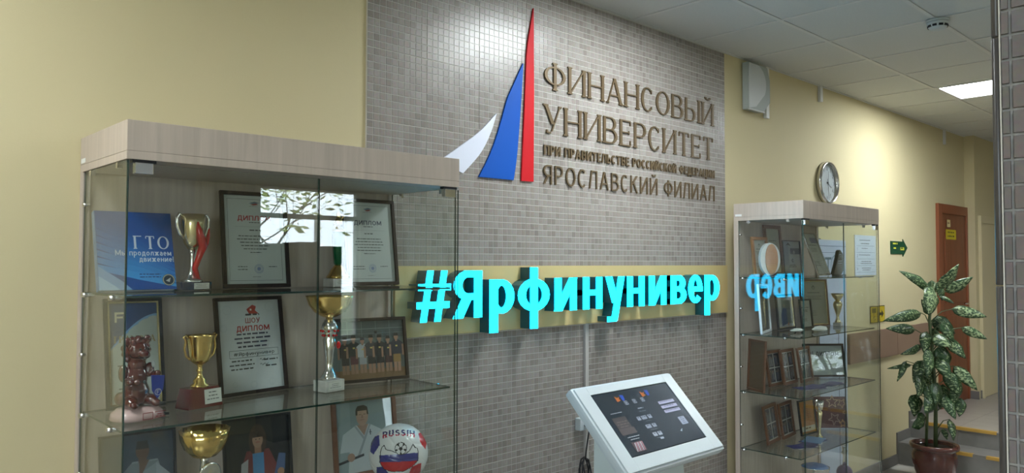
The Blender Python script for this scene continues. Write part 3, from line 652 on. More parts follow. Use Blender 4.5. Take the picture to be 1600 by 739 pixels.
# glowing turquoise sign
t = thing('neon_sign', 'long gold board carrying glowing turquoise block letters #Ярфинунивер', 'sign', (1.81, 0, 1.62))
MB().box(0, 2.555, -.03, -.0112, -.150, .149).build('backing_board', 'gold_panel', t)
ext = [('#', 1.87, 2.047, 1.536, 1.75), ('Я', 2.059, 2.224, 1.543, 1.749), ('р', 2.269, 2.419, 1.470, 1.708), ('ф', 2.444, 2.653, 1.474, 1.762), ('и', 2.685, 2.852, 1.549, 1.71),
       ('н', 2.896, 3.043, 1.549, 1.711), ('у', 3.072, 3.227, 1.477, 1.712), ('н', 3.251, 3.400, 1.549, 1.712), ('и', 3.440, 3.608, 1.549, 1.712), ('в', 3.648, 3.802, 1.549, 1.712), ('е', 3.823, 3.970, 1.547, 1.714), ('р', 3.995, 4.154, 1.470, 1.712)]
for ch, x0, x1, z0, z1 in ext:
    polys, wd = glyph(ch, 0, 0, .206, .028 if ch == '#' else .038, .027 if ch == '#' else .029, 1, 0, .80)
    X = [q[0] for p in polys for q in p]; Z = [q[1] for p in polys for q in p]; a, c, e, f = min(X), max(X), min(Z), max(Z)
    body = MB(); face = MB()
    for k, p in enumerate(polys):
        q = [(x0-1.81+(v[0]-a)/(c-a)*(x1-x0), z0-1.62+(v[1]-e)/(f-e)*(z1-z0)) for v in p]
        body.prism(q, -.096-.00003*k, -.031); face.prism(q, -.1003-.00003*k, -.0966)
    o = body.build('letter', 'neon_side', t); face.build('glowing_face', 'neon_face', o)
# cable cover under the board
MB().box(2.995, 3.02, -.028, -.011, .75, 1.469, ch=.003).build('cable_cover', 'grout_soft').update_tag()
tag(bpy.data.objects['cable_cover'], 'thin vertical cable cover running down the tiles below the gold board', 'cable cover')
# ================================================================ SHOWCASES
def showcase(x, y, label, Wd, D, zs, zt):
    t = thing('showcase', label, 'cabinet', (x, y, 0), 0, 'glass showcases against the back wall')
    bd = MB().box(0, Wd, -D, -.004, zt-.084, zt, ch=.0015).box(.002, Wd-.002, -D+.002, -.006, zt-.0845, zt-.0835).box(0, Wd, -D, -.004, zt-.107, zt-.0847, ch=.0015).build('header', 'laminate', t)
    MB().box(-.001, 0, -.06, -.015, zt-.08, zt-.066).build('sticker', 'paper', bd)
    MB().box(0, Wd, -.022, -.004, .26, zt-.107).build('back_panel', 'laminate', t)
    for xx in (.0, Wd-.022):
        MB().box(xx, xx+.022, -.034, -.0222, .26, zt-.107, ch=.002).build('back_post', 'laminate', t)
    bs = MB().box(0, Wd, -D, -.004, .08, .228, ch=.0015).build('base', 'laminate', t); MB().box(.02, Wd-.02, -D+.04, -.02, 0, .08).build('plinth', 'black_metal', t)
    for k, xx in enumerate((.004, Wd-.010)): MB().pane(xx, xx+.006, -D+.014, -.036, .229, zt-.108).build('side_pane', ['glass', 'glass_edge', 'glass_edge'], t)
    for x0, x1 in ((.002, Wd/2-.002), (Wd/2+.002, Wd-.002)):
        d = MB().pane(x0, x1, -D+.002, -D+.008, .235, zt-.117).build('glass_door', ['glass', 'glass_edge', 'glass_edge'], t)
    for xx, s in ((.02, 1), (Wd-.068, 1)):
        for z in (zt-.145, .23): MB().box(xx, xx+.048, -D-.003, -D+.018, z, z+.03, ch=.002).build('hinge_clip', 'chrome', t)
        MB().box(xx-.006, xx+.056, -D-.001, -D+.02, zt-.116, zt-.107).build('hinge_bar', 'black_metal', t)
    for k, z in enumerate(zs):
        MB().pane(.012, Wd-.012, -D+.035, -.036, z-.006, z).build('shelf', ['glass', 'glass_edge', 'glass_edge'], t)
        for xx, sg in ((.004, 1), (Wd-.004, -1)):
            for yy in (-.335, -.06): MB().tube([(xx-.008*sg, yy, z-.008), (xx+.020*sg, yy, z-.008)], .0075, 10).box(min(xx+.006*sg, xx+.026*sg), max(xx+.006*sg, xx+.026*sg), yy-.008, yy+.008, z-.0125, z-.0065).build('shelf_clip', 'chrome', t)
    for z in (1.96, 1.50, 1.14, .78):
        for xx, sg in ((.004, 1), (Wd-.004, -1)): MB().tube([(xx-.006*sg, -.045, z), (xx+.012*sg, -.045, z)], .006, 10).build('pane_knob', 'chrome', t)
    for xx in (.007, Wd-.007):
        for yy in (-.10, -.36): MB().box(xx-.004, xx+.010 if xx < .5 else xx+.004, yy-.008, yy+.008, zt-.124, zt-.1075).build('top_clip', 'chrome', t)
    return t
showcase(.646, 0, 'nearer glass showcase of pale laminate, in front of the yellow and tiled wall', 1.15, .46, (1.692, 1.326, .960, .594), 2.169)
showcase(4.310, -.106, 'farther glass showcase of pale laminate, standing under the wall clock', 1.107, .46, (1.695, 1.343, .990, .638), 2.155)
# ---- frames
def frame(name, label, cat, w, h, fwid, fmat, loc, yaw=0, lean=78, paint=None, inner=None, depth=.014, group=None, glass=True, easel=True, backm='hardboard'):
    a = math.radians(90-lean)
    t = thing(name, label, cat, (loc[0], loc[1], loc[2]+depth*math.sin(a)), math.radians(yaw), group, -a)
    for x0, x1, z0, z1, n in ((0, w, 0, fwid, 'h'), (0, w, h-fwid, h, 'h'), (0, fwid, fwid, h-fwid, 'v'), (w-fwid, w, fwid, h-fwid, 'v')):
        MB().box(x0, x1, -depth, 0, z0, z1, ch=min(.002, fwid*.25)).build('frame_rail', fmat, t)
    MB().box(.002, w-.002, -.004, .0005, .002, h-.002).build('backing', backm, t)
    if inner:
        b = MB(); i = fwid; k = .005
        b.box(i, w-i, -depth*.8, -.006, i, i+k).box(i, w-i, -depth*.8, -.006, h-i-k, h-i).box(i, i+k, -depth*.8, -.006, i+k, h-i-k).box(w-i-k, w-i, -depth*.8, -.006, i+k, h-i-k); b.build('inner_rim', inner, t)
    p = Paint(); (paint or (lambda p, w, h: p.rect(0, w, 0, h, rgb(200, 200, 195))))(p, w-2*fwid, h-2*fwid)
    p.obj(t, 'print', (fwid, -.0045, fwid))
    if glass: MB().box(fwid-.001, w-fwid+.001, -.0085, -.0068, fwid-.001, h-fwid+.001).build('pane', 'frame_glass', t)
    if easel and lean > 60:
        L_ = h*.6; zt = h*.62
        # prop leg behind
        dy = min(.002+math.sin(math.radians(14))*L_, .030); b = MB(); b.tube([(w/2, .004, zt), (w/2, dy, dy*math.tan(a)+.006)], .003, 6); b.build('easel_leg', 'hardboard', t)
    return t
ink = rgb(60, 60, 62); grey = rgb(150, 150, 150); red = rgb(170, 30, 35); navy = rgb(40, 50, 100)
def paint_diploma(title_c, paper=(188, 194, 192), title='ДИПЛОМ', tz=.78, th=.055, stamp=True):
    def f(p, w, h):
        p.rect(0, w, 0, h, rgb(*paper)); m_ = .012
        for a, c, e, g_ in ((m_, w-m_, m_, m_+.0012), (m_, w-m_, h-m_-.0012, h-m_), (m_, m_+.0012, m_, h-m_), (w-m_-.0012, w-m_, m_, h-m_)): p.rect(a, c, e, g_, rgb(90, 95, 95))
        p.poly([(w*.42, h*.915), (w*.52, h*.935), (w*.60, h*.92), (w*.5, h*.905)], rgb(90, 110, 130)); p.poly([(w*.44, h*.90), (w*.54, h*.915), (w*.58, h*.90), (w*.5, h*.89)], rgb(150, 60, 60))
        p.lines(w*.5, h*.875, w*.2, 1, .01, .003, grey)
        p.text(title, w*.5, h*tz-.02, h*th, title_c, width=w*.56, wx=h*.0115, wy=h*.009, align='c')
        p.lines(w*.5, h*.69, w*.22, 1, .01, .003, ink); p.rect(w*.16, w*.84, h*.645, h*.648, grey); p.lines(w*.5, h*.60, w*.25, 1, .01, .004, ink)
        p.lines(w*.5, h*.535, w*.62, 5, .0115, .0034, ink); p.lines(w*.5, h*.35, w*.28, 1, .01, .003, ink)
        p.lines(w*.27, h*.19, w*.24, 2, .010, .003, ink); p.lines(w*.78, h*.19, w*.2, 1, .01, .003, ink)
        if stamp:
            for k, r in enumerate((.052, .04, .024)): p.ring(w*.54, h*.17, h*r, h*.004, rgb(110, 125, 165))
            p.disc(w*.54, h*.17, h*.018, rgb(120, 135, 170))
        p.lines(w*.5, h*.075, w*.2, 1, .01, .003, grey)
    return f
frame('framed_diploma', 'dark-framed award diploma with red title between the blue book and the green figure', 'frame', .240, .342, .013, 'dark_frame', (1.068, -.082, 1.692), -3, 81, paint_diploma(rgb(165, 25, 40)), group='framed papers in the nearer showcase')
frame('framed_diploma', 'dark-framed diploma with blue-grey title at the right end of the top shelf', 'frame', .245, .342, .013, 'dark_frame', (1.530, -.090, 1.692), -2, 82, paint_diploma(rgb(60, 65, 90)), group='framed papers in the nearer showcase')
def paint_gram(p, w, h):
    p.rect(0, w, 0, h, rgb(175, 180, 170)); bl = rgb(25, 60, 110)
    arc = [(w*k/10, h*(.52+.36*math.sin(math.pi/2*k/10))) for k in range(11)]
    p.k += 1
    for i in range(10): p.poly([arc[i], arc[i+1], (arc[i+1][0], h), (arc[i][0], h)], bl, False)
    p.k += 1
    for i in range(10): p.poly([arc[i], arc[i+1], (arc[i+1][0], arc[i+1][1]-.006-.004*(i % 2)), (arc[i][0], arc[i][1]-.006)], rgb(120, 160, 200), False)
    c = rgb(205, 200, 170); p.rect(w*.14, w*.18, h*.80, h*.90, c); p.rect(w*.14, w*.34, h*.88, h*.90, c); p.rect(w*.18, w*.30, h*.84, h*.858, c)
    p.text('ГРАМОТА', w*.12, h*.60, h*.065, rgb(150, 130, 80), width=w*.8, serif=1, wx=h*.012)
    p.lines(w*.5, h*.55, w*.4, 1, .01, .005, grey); p.lines(w*.5, h*.42, w*.7, 2, .016, .004, ink); p.lines(w*.5, h*.32, w*.7, 3, .012, .004, ink); p.lines(w*.3, h*.15, w*.3, 2, .012, .004, ink)
frame('framed_certificate', 'black and gold framed certificate with blue corner standing behind the brown figurine', 'frame', .172, .345, .011, 'black_frame', (.706, -.098, 1.326), -3, 78, paint_gram, 'gold_frame', group='framed papers in the nearer showcase')
def paint_show(p, w, h):
    p.rect(0, w, 0, h, rgb(196, 200, 202))
    for cx, cz, r in ((.15, .9, .05), (.85, .92, .06), (.9, .72, .045), (.08, .7, .04), (.5, .06, .04), (.2, .08, .03), (.8, .07, .04)): p.ring(w*cx, h*cz, h*r, h*.004, rgb(175, 180, 184))
    p.poly([(w*.46, h*.90), (w*.56, h*.95), (w*.62, h*.93), (w*.60, h*.885), (w*.66, h*.845), (w*.50, h*.85)], rgb(165, 25, 30)); p.disc(w*.53, h*.895, h*.012, rgb(200, 200, 200))
    p.lines(w*.55, h*.83, w*.3, 1, .01, .007, rgb(50, 50, 60)); p.text('ШОУ', w*.55, h*.745, h*.058, rgb(150, 25, 30), width=w*.24, wx=h*.010, align='c')
    p.text('ДИПЛОМ', w*.55, h*.655, h*.062, rgb(160, 25, 30), width=w*.54, wx=h*.013, align='c')
    p.lines(w*.53, h*.615, w*.80, 4, .0145, .0062, rgb(50, 50, 75))
    for a, c, e, g_ in ((.14, .94, .365, .369), (.14, .94, .445, .449), (.14, .145, .365, .449), (.935, .94, .365, .449)): p.rect(w*a, w*c, h*e, h*g_, ink)
    p.text('#Ярфинунивер', w*.54, h*.388, h*.036, rgb(25, 25, 30), width=w*.66, wx=h*.006, align='c')
    p.lines(w*.33, h*.325, w*.4, 3, .014, .005, ink); p.lines(w*.8, h*.315, w*.3, 2, .022, .0055, ink)
    for k in range(2):
        z = h*(.325-.055*k); pts = [(w*(.62+.02*i), z+h*.012*math.sin(i*2.1)) for i in range(8)]
        p.k += 1
        for i in range(7): p.poly([pts[i], pts[i+1], (pts[i+1][0], pts[i+1][1]+.002), (pts[i][0], pts[i][1]+.002)], rgb(20, 20, 30), False)
frame('framed_diploma', 'dark-framed show diploma with red lettering beside the small gold cup', 'frame', .265, .336, .012, 'dark_frame', (1.049, -.112, 1.326), 8, 81, paint_show, group='framed papers in the nearer showcase')
def man(p, x, z, s, shirt, trouser, skin=(150, 115, 95), hair=(25, 20, 18)):
    sk, sh, tr, hr = rgb(*skin), rgb(*shirt), rgb(*trouser), rgb(*hair)
    p.rect(x-.10*s, x-.01*s, z, z+.30*s, sk); p.rect(x+.01*s, x+.10*s, z, z+.30*s, sk); p.rect(x-.11*s, x+.11*s, z+.25*s, z+.48*s, tr)
    p.poly([(x-.16*s, z+.46*s), (x+.16*s, z+.46*s), (x+.19*s, z+.76*s), (x+.08*s, z+.84*s), (x-.08*s, z+.84*s), (x-.19*s, z+.76*s)], sh)
    p.rect(x-.22*s, x-.16*s, z+.42*s, z+.72*s, sk); p.rect(x+.16*s, x+.22*s, z+.42*s, z+.72*s, sk); p.rect(x-.03*s, x+.03*s, z+.80*s, z+.88*s, sk)
    p.disc(x, z+.93*s, .065*s, sk, .085*s); p.poly([(x-.07*s, z+.95*s), (x+.07*s, z+.95*s), (x+.055*s, z+1.03*s), (x-.055*s, z+1.03*s)], hr); p.rect(x-.03*s, x+.03*s, z+.66*s, z+.70*s, rgb(190, 170, 90))
def paint_team(p, w, h):
    p.rect(0, w, 0, h, rgb(95, 105, 105)); p.rect(0, w, h*.70, h, rgb(75, 85, 88)); p.rect(0, w, 0, h*.16, rgb(125, 95, 65))
    for k in range(5): p.rect(w*.05+w*.19*k, w*.05+w*.19*k+.002, h*.7, h, rgb(120, 130, 130))
    p.rect(0, w, h*.86, h*.87, rgb(130, 140, 140)); p.rect(0, w, h*.78, h*.785, rgb(120, 130, 130)); p.disc(w*.62, h*.80, .006, rgb(30, 30, 35))
    cols = [(45, 35, 40), (35, 35, 40), (170, 175, 180), (60, 60, 65), (40, 38, 40), (42, 38, 42), (38, 38, 50)]
    tr = [(40, 35, 40), (90, 45, 55), (150, 155, 160), (30, 30, 35), (35, 30, 35), (60, 30, 35), (135, 105, 60)]
    for k in range(7): man(p, w*(.20+.115*k), h*(.09+.006*(k % 3)), h*(.63+.03*math.sin(k*2.3)), cols[k], tr[k])
frame('framed_photograph', 'dark-framed landscape team photograph of seven players at the right of the middle shelf', 'frame', .330, .243, .012, 'dark_frame', (1.452, -.118, 1.326), -9, 80, paint_team, group='framed photographs in the nearer showcase')
def paint_judo(p, w, h):
    p.rect(0, w, 0, h, rgb(45, 58, 72)); p.rect(0, w, h*.9, h, rgb(40, 52, 66)); cx = w*.56; wht = rgb(120, 128, 135)
    p.poly([(cx-.05, h*.10), (cx+.06, h*.10), (cx+.065, h*.45), (cx+.045, h*.70), (cx-.03, h*.70), (cx-.06, h*.5)], wht); p.poly([(cx-.035, h*.68), (cx+.05, h*.68), (cx-.07, h*.42), (cx-.08, h*.50)], rgb(100, 108, 116))
    p.poly([(cx+.04, h*.66), (cx+.085, h*.5), (cx+.06, h*.36), (cx+.04, h*.4)], rgb(135, 142, 148)); p.poly([(cx-.01, h*.70), (cx+.02, h*.70), (cx-.01, h*.5)], rgb(90, 65, 50)); p.rect(cx-.055, cx+.06, h*.34, h*.38, rgb(30, 32, 40))
    p.poly([(cx-.05, h*.45), (cx+.05, h*.48), (cx+.05, h*.44), (cx-.05, h*.41)], rgb(85, 60, 46)); p.rect(cx-.012, cx+.012, h*.68, h*.76, rgb(80, 58, 45)); p.disc(cx, h*.81, .020, rgb(85, 62, 50), .028); p.poly([(cx-.02, h*.83), (cx+.02, h*.83), (cx+.015, h*.92), (cx-.015, h*.92)], rgb(15, 13, 14))
frame('framed_photograph', 'black-framed photograph of a fighter in a white jacket, left end of the lower shelf', 'frame', .225, .290, .008, 'black_frame', (.690, -.115, .960), -2, 82, paint_judo, group='framed photographs in the nearer showcase')
def paint_girl(p, w, h):
    p.rect(0, w, 0, h, rgb(20, 22, 28)); cx = w*.5
    p.poly([(cx-.07, 0), (cx+.06, 0), (cx+.07, h*.35), (cx+.04, h*.60), (cx-.04, h*.60), (cx-.06, h*.4)], rgb(115, 45, 50)); p.poly([(cx-.07, 0), (cx-.045, 0), (cx-.035, h*.5), (cx-.06, h*.45)], rgb(170, 170, 175))
    p.disc(cx, h*.72, .032, rgb(62, 42, 34), .056); p.rect(cx-.012, cx+.012, h*.56, h*.66, rgb(150, 110, 90)); p.disc(cx, h*.73, .019, rgb(160, 124, 106), .028); p.poly([(cx-.02, h*.76), (cx+.02, h*.76), (cx+.012, h*.84), (cx-.012, h*.84)], rgb(58, 40, 32))
    for k in (-1, 0, 1): p.poly([(cx+.012*k-.008, h*.56), (cx+.012*k+.008, h*.56), (cx+.014*k+.006, h*.22), (cx+.014*k-.006, h*.22)], rgb(70, 130, 180))
    p.disc(cx, h*.16, .018, rgb(180, 165, 110)); p.disc(cx-.025, h*.2, .013, rgb(160, 165, 170)); p.poly([(cx+.055, h*.25), (cx+.095, h*.30), (cx+.10, h*.5), (cx+.075, h*.52)], rgb(70, 90, 130)); p.disc(cx+.08, h*.28, .013, rgb(160, 120, 95))
    p.disc(cx-.006, h*.735, .002, rgb(30, 20, 20)); p.disc(cx+.007, h*.735, .002, rgb(30, 20, 20)); p.rect(cx-.007, cx+.007, h*.695, h*.702, rgb(150, 50, 55))
frame('framed_photograph', 'black-framed photograph of a smiling girl wearing medals on blue ribbons', 'frame', .245, .285, .009, 'black_frame', (1.075, -.105, .960), -2, 82, paint_girl, group='framed photographs in the nearer showcase')
def paint_karate(p, w, h):
    p.rect(0, w, 0, h, rgb(120, 135, 138)); p.rect(0, w*.25, 0, h, rgb(132, 146, 148)); cx = w*.46; wt = rgb(178, 184, 188)
    p.poly([(cx-.07, 0), (cx+.06, 0), (cx+.075, h*.35), (cx+.085, h*.55), (cx+.03, h*.66), (cx-.03, h*.66), (cx-.085, h*.55), (cx-.10, h*.30), (cx-.06, h*.30)], wt)
    p.poly([(cx-.025, h*.66), (cx+.025, h*.66), (cx+.005, h*.50)], rgb(150, 118, 100)); p.poly([(cx+.028, h*.66), (cx+.036, h*.65), (cx-.02, h*.2), (cx-.032, h*.2)], rgb(140, 148, 152)); p.poly([(cx-.03, h*.66), (cx-.037, h*.65), (cx+.0, h*.45), (cx+.006, h*.48)], rgb(145, 152, 156))
    p.poly([(cx-.11, h*.17), (cx+.0, h*.25), (cx+.0, h*.215), (cx-.108, h*.135)], rgb(28, 28, 34)); p.disc(cx-.055, h*.22, .016, rgb(150, 118, 100)); p.rect(cx+.03, cx+.034, h*.5, h*.58, rgb(30, 30, 50)); p.rect(cx+.026, cx+.038, h*.535, h*.545, rgb(30, 30, 50))
    p.rect(cx-.014, cx+.014, h*.63, h*.72, rgb(145, 112, 95)); p.disc(cx, h*.79, .026, rgb(162, 130, 112), .040); p.poly([(cx-.028, h*.80), (cx+.028, h*.80), (cx+.024, h*.91), (cx+.008, h*.94), (cx-.018, h*.93), (cx-.027, h*.88)], rgb(45, 36, 30)); p.poly([(cx-.02, h*.78), (cx+.021, h*.78), (cx+.02, h*.86), (cx-.019, h*.86)], rgb(165, 134, 116))
    p.rect(cx-.014, cx-.004, h*.803, h*.81, rgb(50, 40, 36)); p.rect(cx+.005, cx+.015, h*.803, h*.81, rgb(50, 40, 36)); p.rect(cx-.009, cx+.009, h*.727, h*.733, rgb(120, 75, 70)); p.poly([(cx-.003, h*.80), (cx+.003, h*.80), (cx+.005, h*.755), (cx-.004, h*.755)], rgb(140, 108, 92))
frame('framed_photograph', 'brown-framed portrait photograph of a young man in karate jacket behind the ball', 'frame', .278, .300, .017, 'brown_frame', (1.500, -.088, .960), -4, 82, paint_karate, group='framed photographs in the nearer showcase')
# ---- blue book
t = thing('blue_book', 'large blue book with white title ГТО leaning at the left of the top shelf', 'book', (.661, -.175, 1.6995), math.radians(0), None, -math.radians(16))
MB().box(0, .218, 0, .018, 0, .248, ch=.003).build('pages', 'paper', t)
p = Paint(); w, h = .222, .25; p.rect(0, w, 0, h, rgb(20, 70, 140))
for k in range(8): p.poly([(0, h*(.95-.09*k)), (w*.55, h*(.70-.07*k)), (w, h*(.42-.05*k)), (w, h*(.38-.05*k)), (w*.5, h*(.62-.07*k)), (0, h*(.88-.09*k))], rgb(20+k*6, 76+9*k, 146+8*k))
p.poly([(0, 0), (0, h*.30), (w*.28, h*.12), (w*.42, 0)], rgb(120, 160, 200)); p.poly([(0, 0), (0, h*.18), (w*.2, h*.05), (w*.26, 0)], rgb(160, 190, 215))
p.text('ГТО', w*.945, h*.52, h*.17, rgb(190, 200, 215), width=w*.47, serif=1, wx=h*.026, align='r')
p.text('Мы продолжаем', w*.965, h*.435, h*.068, rgb(195, 205, 220), width=w*.74, wx=h*.0105, align='r'); p.text('движение!', w*.99, h*.355, h*.068, rgb(195, 205, 220), width=w*.46, wx=h*.0105, align='r')
p.lines(w*.66, h*.19, w*.4, 2, .009, .003, rgb(15, 40, 90)); p.disc(w*.90, h*.12, .019, rgb(30, 45, 55)); p.ring(w*.90, h*.12, .018, .003, rgb(150, 150, 130)); p.poly([(w*.86, h*.11), (w*.93, h*.15), (w*.91, h*.09)], rgb(160, 165, 160))
o = p.obj(t, 'gloss_print', (-.001, -.0035, -.001), 'cover'); MB().box(-.001, .221, -.003, 0, -.001, .249).box(-.003, .0, -.003, .02, -.001, .249).box(0, .221, .018, .02, -.001, .249).build('cover_board', 'booklet_blue', t)
# ---- trophies
def plate(t, w, h, loc, c=(200, 200, 190), rz=0):
    p = Paint().rect(0, w, 0, h, rgb(*c)); p.lines(w/2, h*.75, w*.8, 3, h*.24, h*.07, rgb(70, 70, 70)); o = p.obj(t, 'print', loc, 'name_plate'); return o
# slim cup with red flame
t = thing('flame_cup', 'silver cup with a red flame on its front, beside the blue book', 'trophy', (.945, -.135, 1.694), math.radians(12), 'trophies in the nearer showcase')
MB().box(-.052, .052, -.03, .03, 0, .026, ch=.002).build('base', 'black_base', t); plate(t, .055, .02, (-.012, -.0312, .003))
MB().lathe([(.034, .026), (.032, .032), (.02, .04), (.012, .055), (.008, .08), (.009, .11), (.014, .135)], 24).build('stem', 'silver', t)
MB().lathe([(.014, .132), (.026, .15), (.033, .175), (.036, .21), (.038, .245), (.036, .246), (.033, .21), (.028, .175), (.01, .15)], 28).build('bowl', 'pale_gold', t)
for s in (-1, 1): MB().tube([(s*.03, 0, .165), (s*.045, 0, .18), (s*.056, 0, .205), (s*.057, 0, .232), (s*.048, 0, .246), (s*.038, 0, .240)], .0045, 8).build('handle', 'silver', t)
MB().tube([(.012, -.02, .03), (-.004, -.022, .07), (.006, -.03, .11), (.016, -.034, .14), (.004, -.040, .17), (-.004, -.040, .20), (-.006, -.038, .22)], [.006, .009, .010, .014, .013, .008, .002], 10).build('flame', 'red_lacquer', t)
MB().tube([(.006, -.03, .12), (.026, -.034, .15), (.034, -.034, .175), (.040, -.03, .20)], [.009, .009, .006, .002], 10).build('flame', 'red_lacquer', t)
# green column award
t = thing('column_award', 'green column award with gold bell foot and gold top on a marble block', 'trophy', (1.487, -.125, 1.694), math.radians(8), 'trophies in the nearer showcase')
MB().box(-.045, .045, -.03, .03, 0, .030, ch=.002).build('base', 'marble', t); plate(t, .07, .022, (-.035, -.0312, .004))
MB().lathe([(.040, .030), (.042, .036), (.034, .046), (.028, .06), (.016, .075), (.012, .082)], 24, wob=lambda a, z: 1+.05*math.cos(8*a)).build('foot', 'gold', t)
b = MB(); b.lathe([(.012, .08), (.016, .085), (.021, .15), (.024, .20), (.024, .205), (.012, .206)], 20, wob=lambda a, z: 1+.05*math.cos(10*a)); b.build('column', 'green_lacquer', t)
b = MB(); b.lathe([(.026, .205), (.022, .212), (.011, .222), (.008, .228)], 18); b.lathe([(.008, .228), (.013, .236), (.014, .248), (.009, .255), (.007, .262), (.010, .268), (.008, .276), (.001, .281)], 14)
b.tube([(-.01, 0, .25), (-.02, -.004, .24), (-.022, 0, .228)], .003, 6); b.tube([(.01, 0, .25), (.02, -.004, .262), (.018, 0, .274)], .003, 6); b.build('gold_figure', 'gold', t)
# small gold cup
t = thing('gold_cup', 'small two-handled gold cup on a dark red tapered block, middle shelf', 'trophy', (.948, -.205, 1.328), math.radians(15), 'trophies in the nearer showcase')
b = MB(); b.add([(-.062, -.034, 0), (.062, -.034, 0), (.062, .034, 0), (-.062, .034, 0), (-.052, -.026, .062), (.052, -.026, .062), (.052, .026, .062), (-.052, .026, .062)], [(3, 2, 1, 0), (4, 5, 6, 7), (0, 1, 5, 4), (1, 2, 6, 5), (2, 3, 7, 6), (3, 0, 4, 7)]); b.build('base', 'wine_base', t)
o = plate(t, .062, .045, (-.004, -.0342, .010)); o.rotation_euler = (-math.radians(7), 0, 0)
MB().lathe([(.028, .062), (.028, .067), (.018, .075), (.020, .083), (.010, .094), (.007, .108), (.011, .113), (.007, .118), (.008, .128), (.016, .136)], 24).build('stem', 'gold', t)
MB().lathe([(.012, .132), (.026, .142), (.034, .160), (.038, .19), (.044, .222), (.046, .225), (.042, .222), (.034, .19), (.028, .162), (.010, .142)], 28, wob=lambda a, z: 1+.018*math.cos(14*a)).build('bowl', 'gold', t)
for s in (-1, 1): MB().tube([(s*.036, 0, .150), (s*.050, 0, .162), (s*.056, 0, .185), (s*.052, 0, .210), (s*.060, 0, .222), (s*.052, 0, .228), (s*.044, 0, .216)], .0035, 8).build('handle', 'gold', t)
# big goblet
t = thing('goblet_trophy', 'tall goblet trophy with wide gold bowl and red-studded silver stem on marble', 'trophy', (1.402, -.215, 1.328), math.radians(10), 'trophies in the nearer showcase')
MB().box(-.042, .042, -.034, .034, 0, .040, ch=.002).build('base', 'marble', t); plate(t, .06, .026, (-.03, -.0352, .007))
MB().lathe([(.028, .040), (.029, .048), (.022, .060), (.014, .075), (.013, .10), (.018, .14), (.022, .18), (.018, .19), (.025, .205), (.030, .222), (.024, .24), (.014, .252), (.012, .262)], 20, wob=lambda a, z: 1+.07*math.cos(6*a+z*60)).build('stem', 'silver', t)
for k in range(8):
    a = 2*math.pi*k/8; b = MB()
    for zz, r in ((.196, .024), (.212, .030)): b.ball((r*math.cos(a), r*math.sin(a), zz), .0045, 8)
    b.build('red_stud', 'red_lacquer', t)
MB().ball((.026, -.018, .160), (.010, .004, .014), 12).build('red_drop', 'red_lacquer', t)
MB().lathe([(.012, .258), (.030, .264), (.055, .280), (.074, .305), (.083, .332), (.085, .337), (.081, .334), (.070, .308), (.050, .284), (.008, .268)], 32).build('bowl', 'gold', t)
# low wide bowl cup
t = thing('bowl_cup', 'wide scalloped gold bowl with a round silver medallion below, lower shelf', 'trophy', (.955, -.235, .962), math.radians(12), 'trophies in the nearer showcase')
MB().box(-.04, .04, -.034, .034, 0, .03, ch=.002).build('base', 'marble', t)
MB().lathe([(.03, .03), (.02, .045), (.012, .06), (.010, .08), (.02, .095), (.012, .20), (.016, .212)], 20).build('stem', 'silver', t)
b = MB(); s0 = len(b.v); b.lathe([(.001, -.004), (.036, -.004), (.040, 0), (.036, .004), (.030, .003), (.012, .006), (.001, .006)], 28); b.rot(Matrix.Translation((0, -.030, .160)) @ Matrix.Rotation(math.pi/2, 4, 'X'), s0); b.build('medallion', 'silver', t)
MB().lathe([(.014, .208), (.036, .216), (.058, .238), (.070, .268), (.074, .300), (.071, .300), (.064, .268), (.05, .240), (.01, .220)], 36, wob=lambda a, z: 1+.035*math.cos(12*a)*(z > .23)).build('bowl', 'gold', t)
# glazed brown figurine
t = thing('glazed_figurine', 'glazed brown seated animal figurine with a blue pennant on a pink foot', 'figurine', (.738, -.275, 1.328), math.radians(8))
b = MB(); b.lathe([(.060, 0), (.068, .006), (.064, .022), (.050, .034), (.02, .038)], 22, wob=lambda a, z: 1+.10*math.cos(2*a)+.04*math.cos(3*a+1)); b.build('foot', 'ceramic_pink', t)
p = Paint(); c = rgb(140, 45, 50)
for q in ((.0, .030, 0, .0022), (.0, .030, .018, .0202), (0, .002, 0, .02), (.028, .030, 0, .02), (.034, .066, .002, .0038), (.034, .066, .018, .0198)): p.rect(*q, c)
p.lines(.050, .011, .026, 2, .006, .003, c); o = p.obj(t, 'print', (-.012, -.0672, .006), 'relief_print')
b = MB()
for c, r in [((0, .002, .075), (.038, .034, .045)), ((0, .002, .120), (.032, .027, .040)), ((0, 0, .158), (.026, .022, .026)), ((0, -.004, .200), (.031, .029, .029)), ((.006, -.032, .190), (.016, .014, .012)), ((.008, -.040, .186), (.008, .007, .006)),
             ((-.030, -.004, .226), (.011, .008, .013)), ((.026, -.008, .230), (.011, .008, .013)),
             ((-.038, .002, .135), (.013, .013, .026)), ((-.030, -.020, .112), (.012, .020, .011)), ((-.014, -.034, .110), (.010, .010, .010)),
             ((.036, -.004, .140), (.013, .013, .022)), ((.044, -.020, .126), (.012, .016, .011)), ((.046, -.032, .130), (.010, .009, .010)),
             ((-.030, -.022, .056), (.020, .030, .016)), ((-.030, -.048, .048), (.014, .016, .012)), ((.030, -.022, .056), (.020, .030, .016)), ((.034, -.048, .048), (.014, .016, .012)), ((-.036, .020, .060), (.016, .020, .020))]:
    b.ball(c, r, 14)
for k in range(13):
    a_ = 2*math.pi*k/13; b.ball((.034*math.cos(a_), .006+.004*math.sin(3*a_), .198+.034*math.sin(a_)), .0105, 10)
for k in range(9):
    a_ = 2*math.pi*k/9+.3; b.ball((.024*math.cos(a_), -.016, .204+.026*math.sin(a_) if math.sin(a_) > -.2 else .226), .0075, 10)
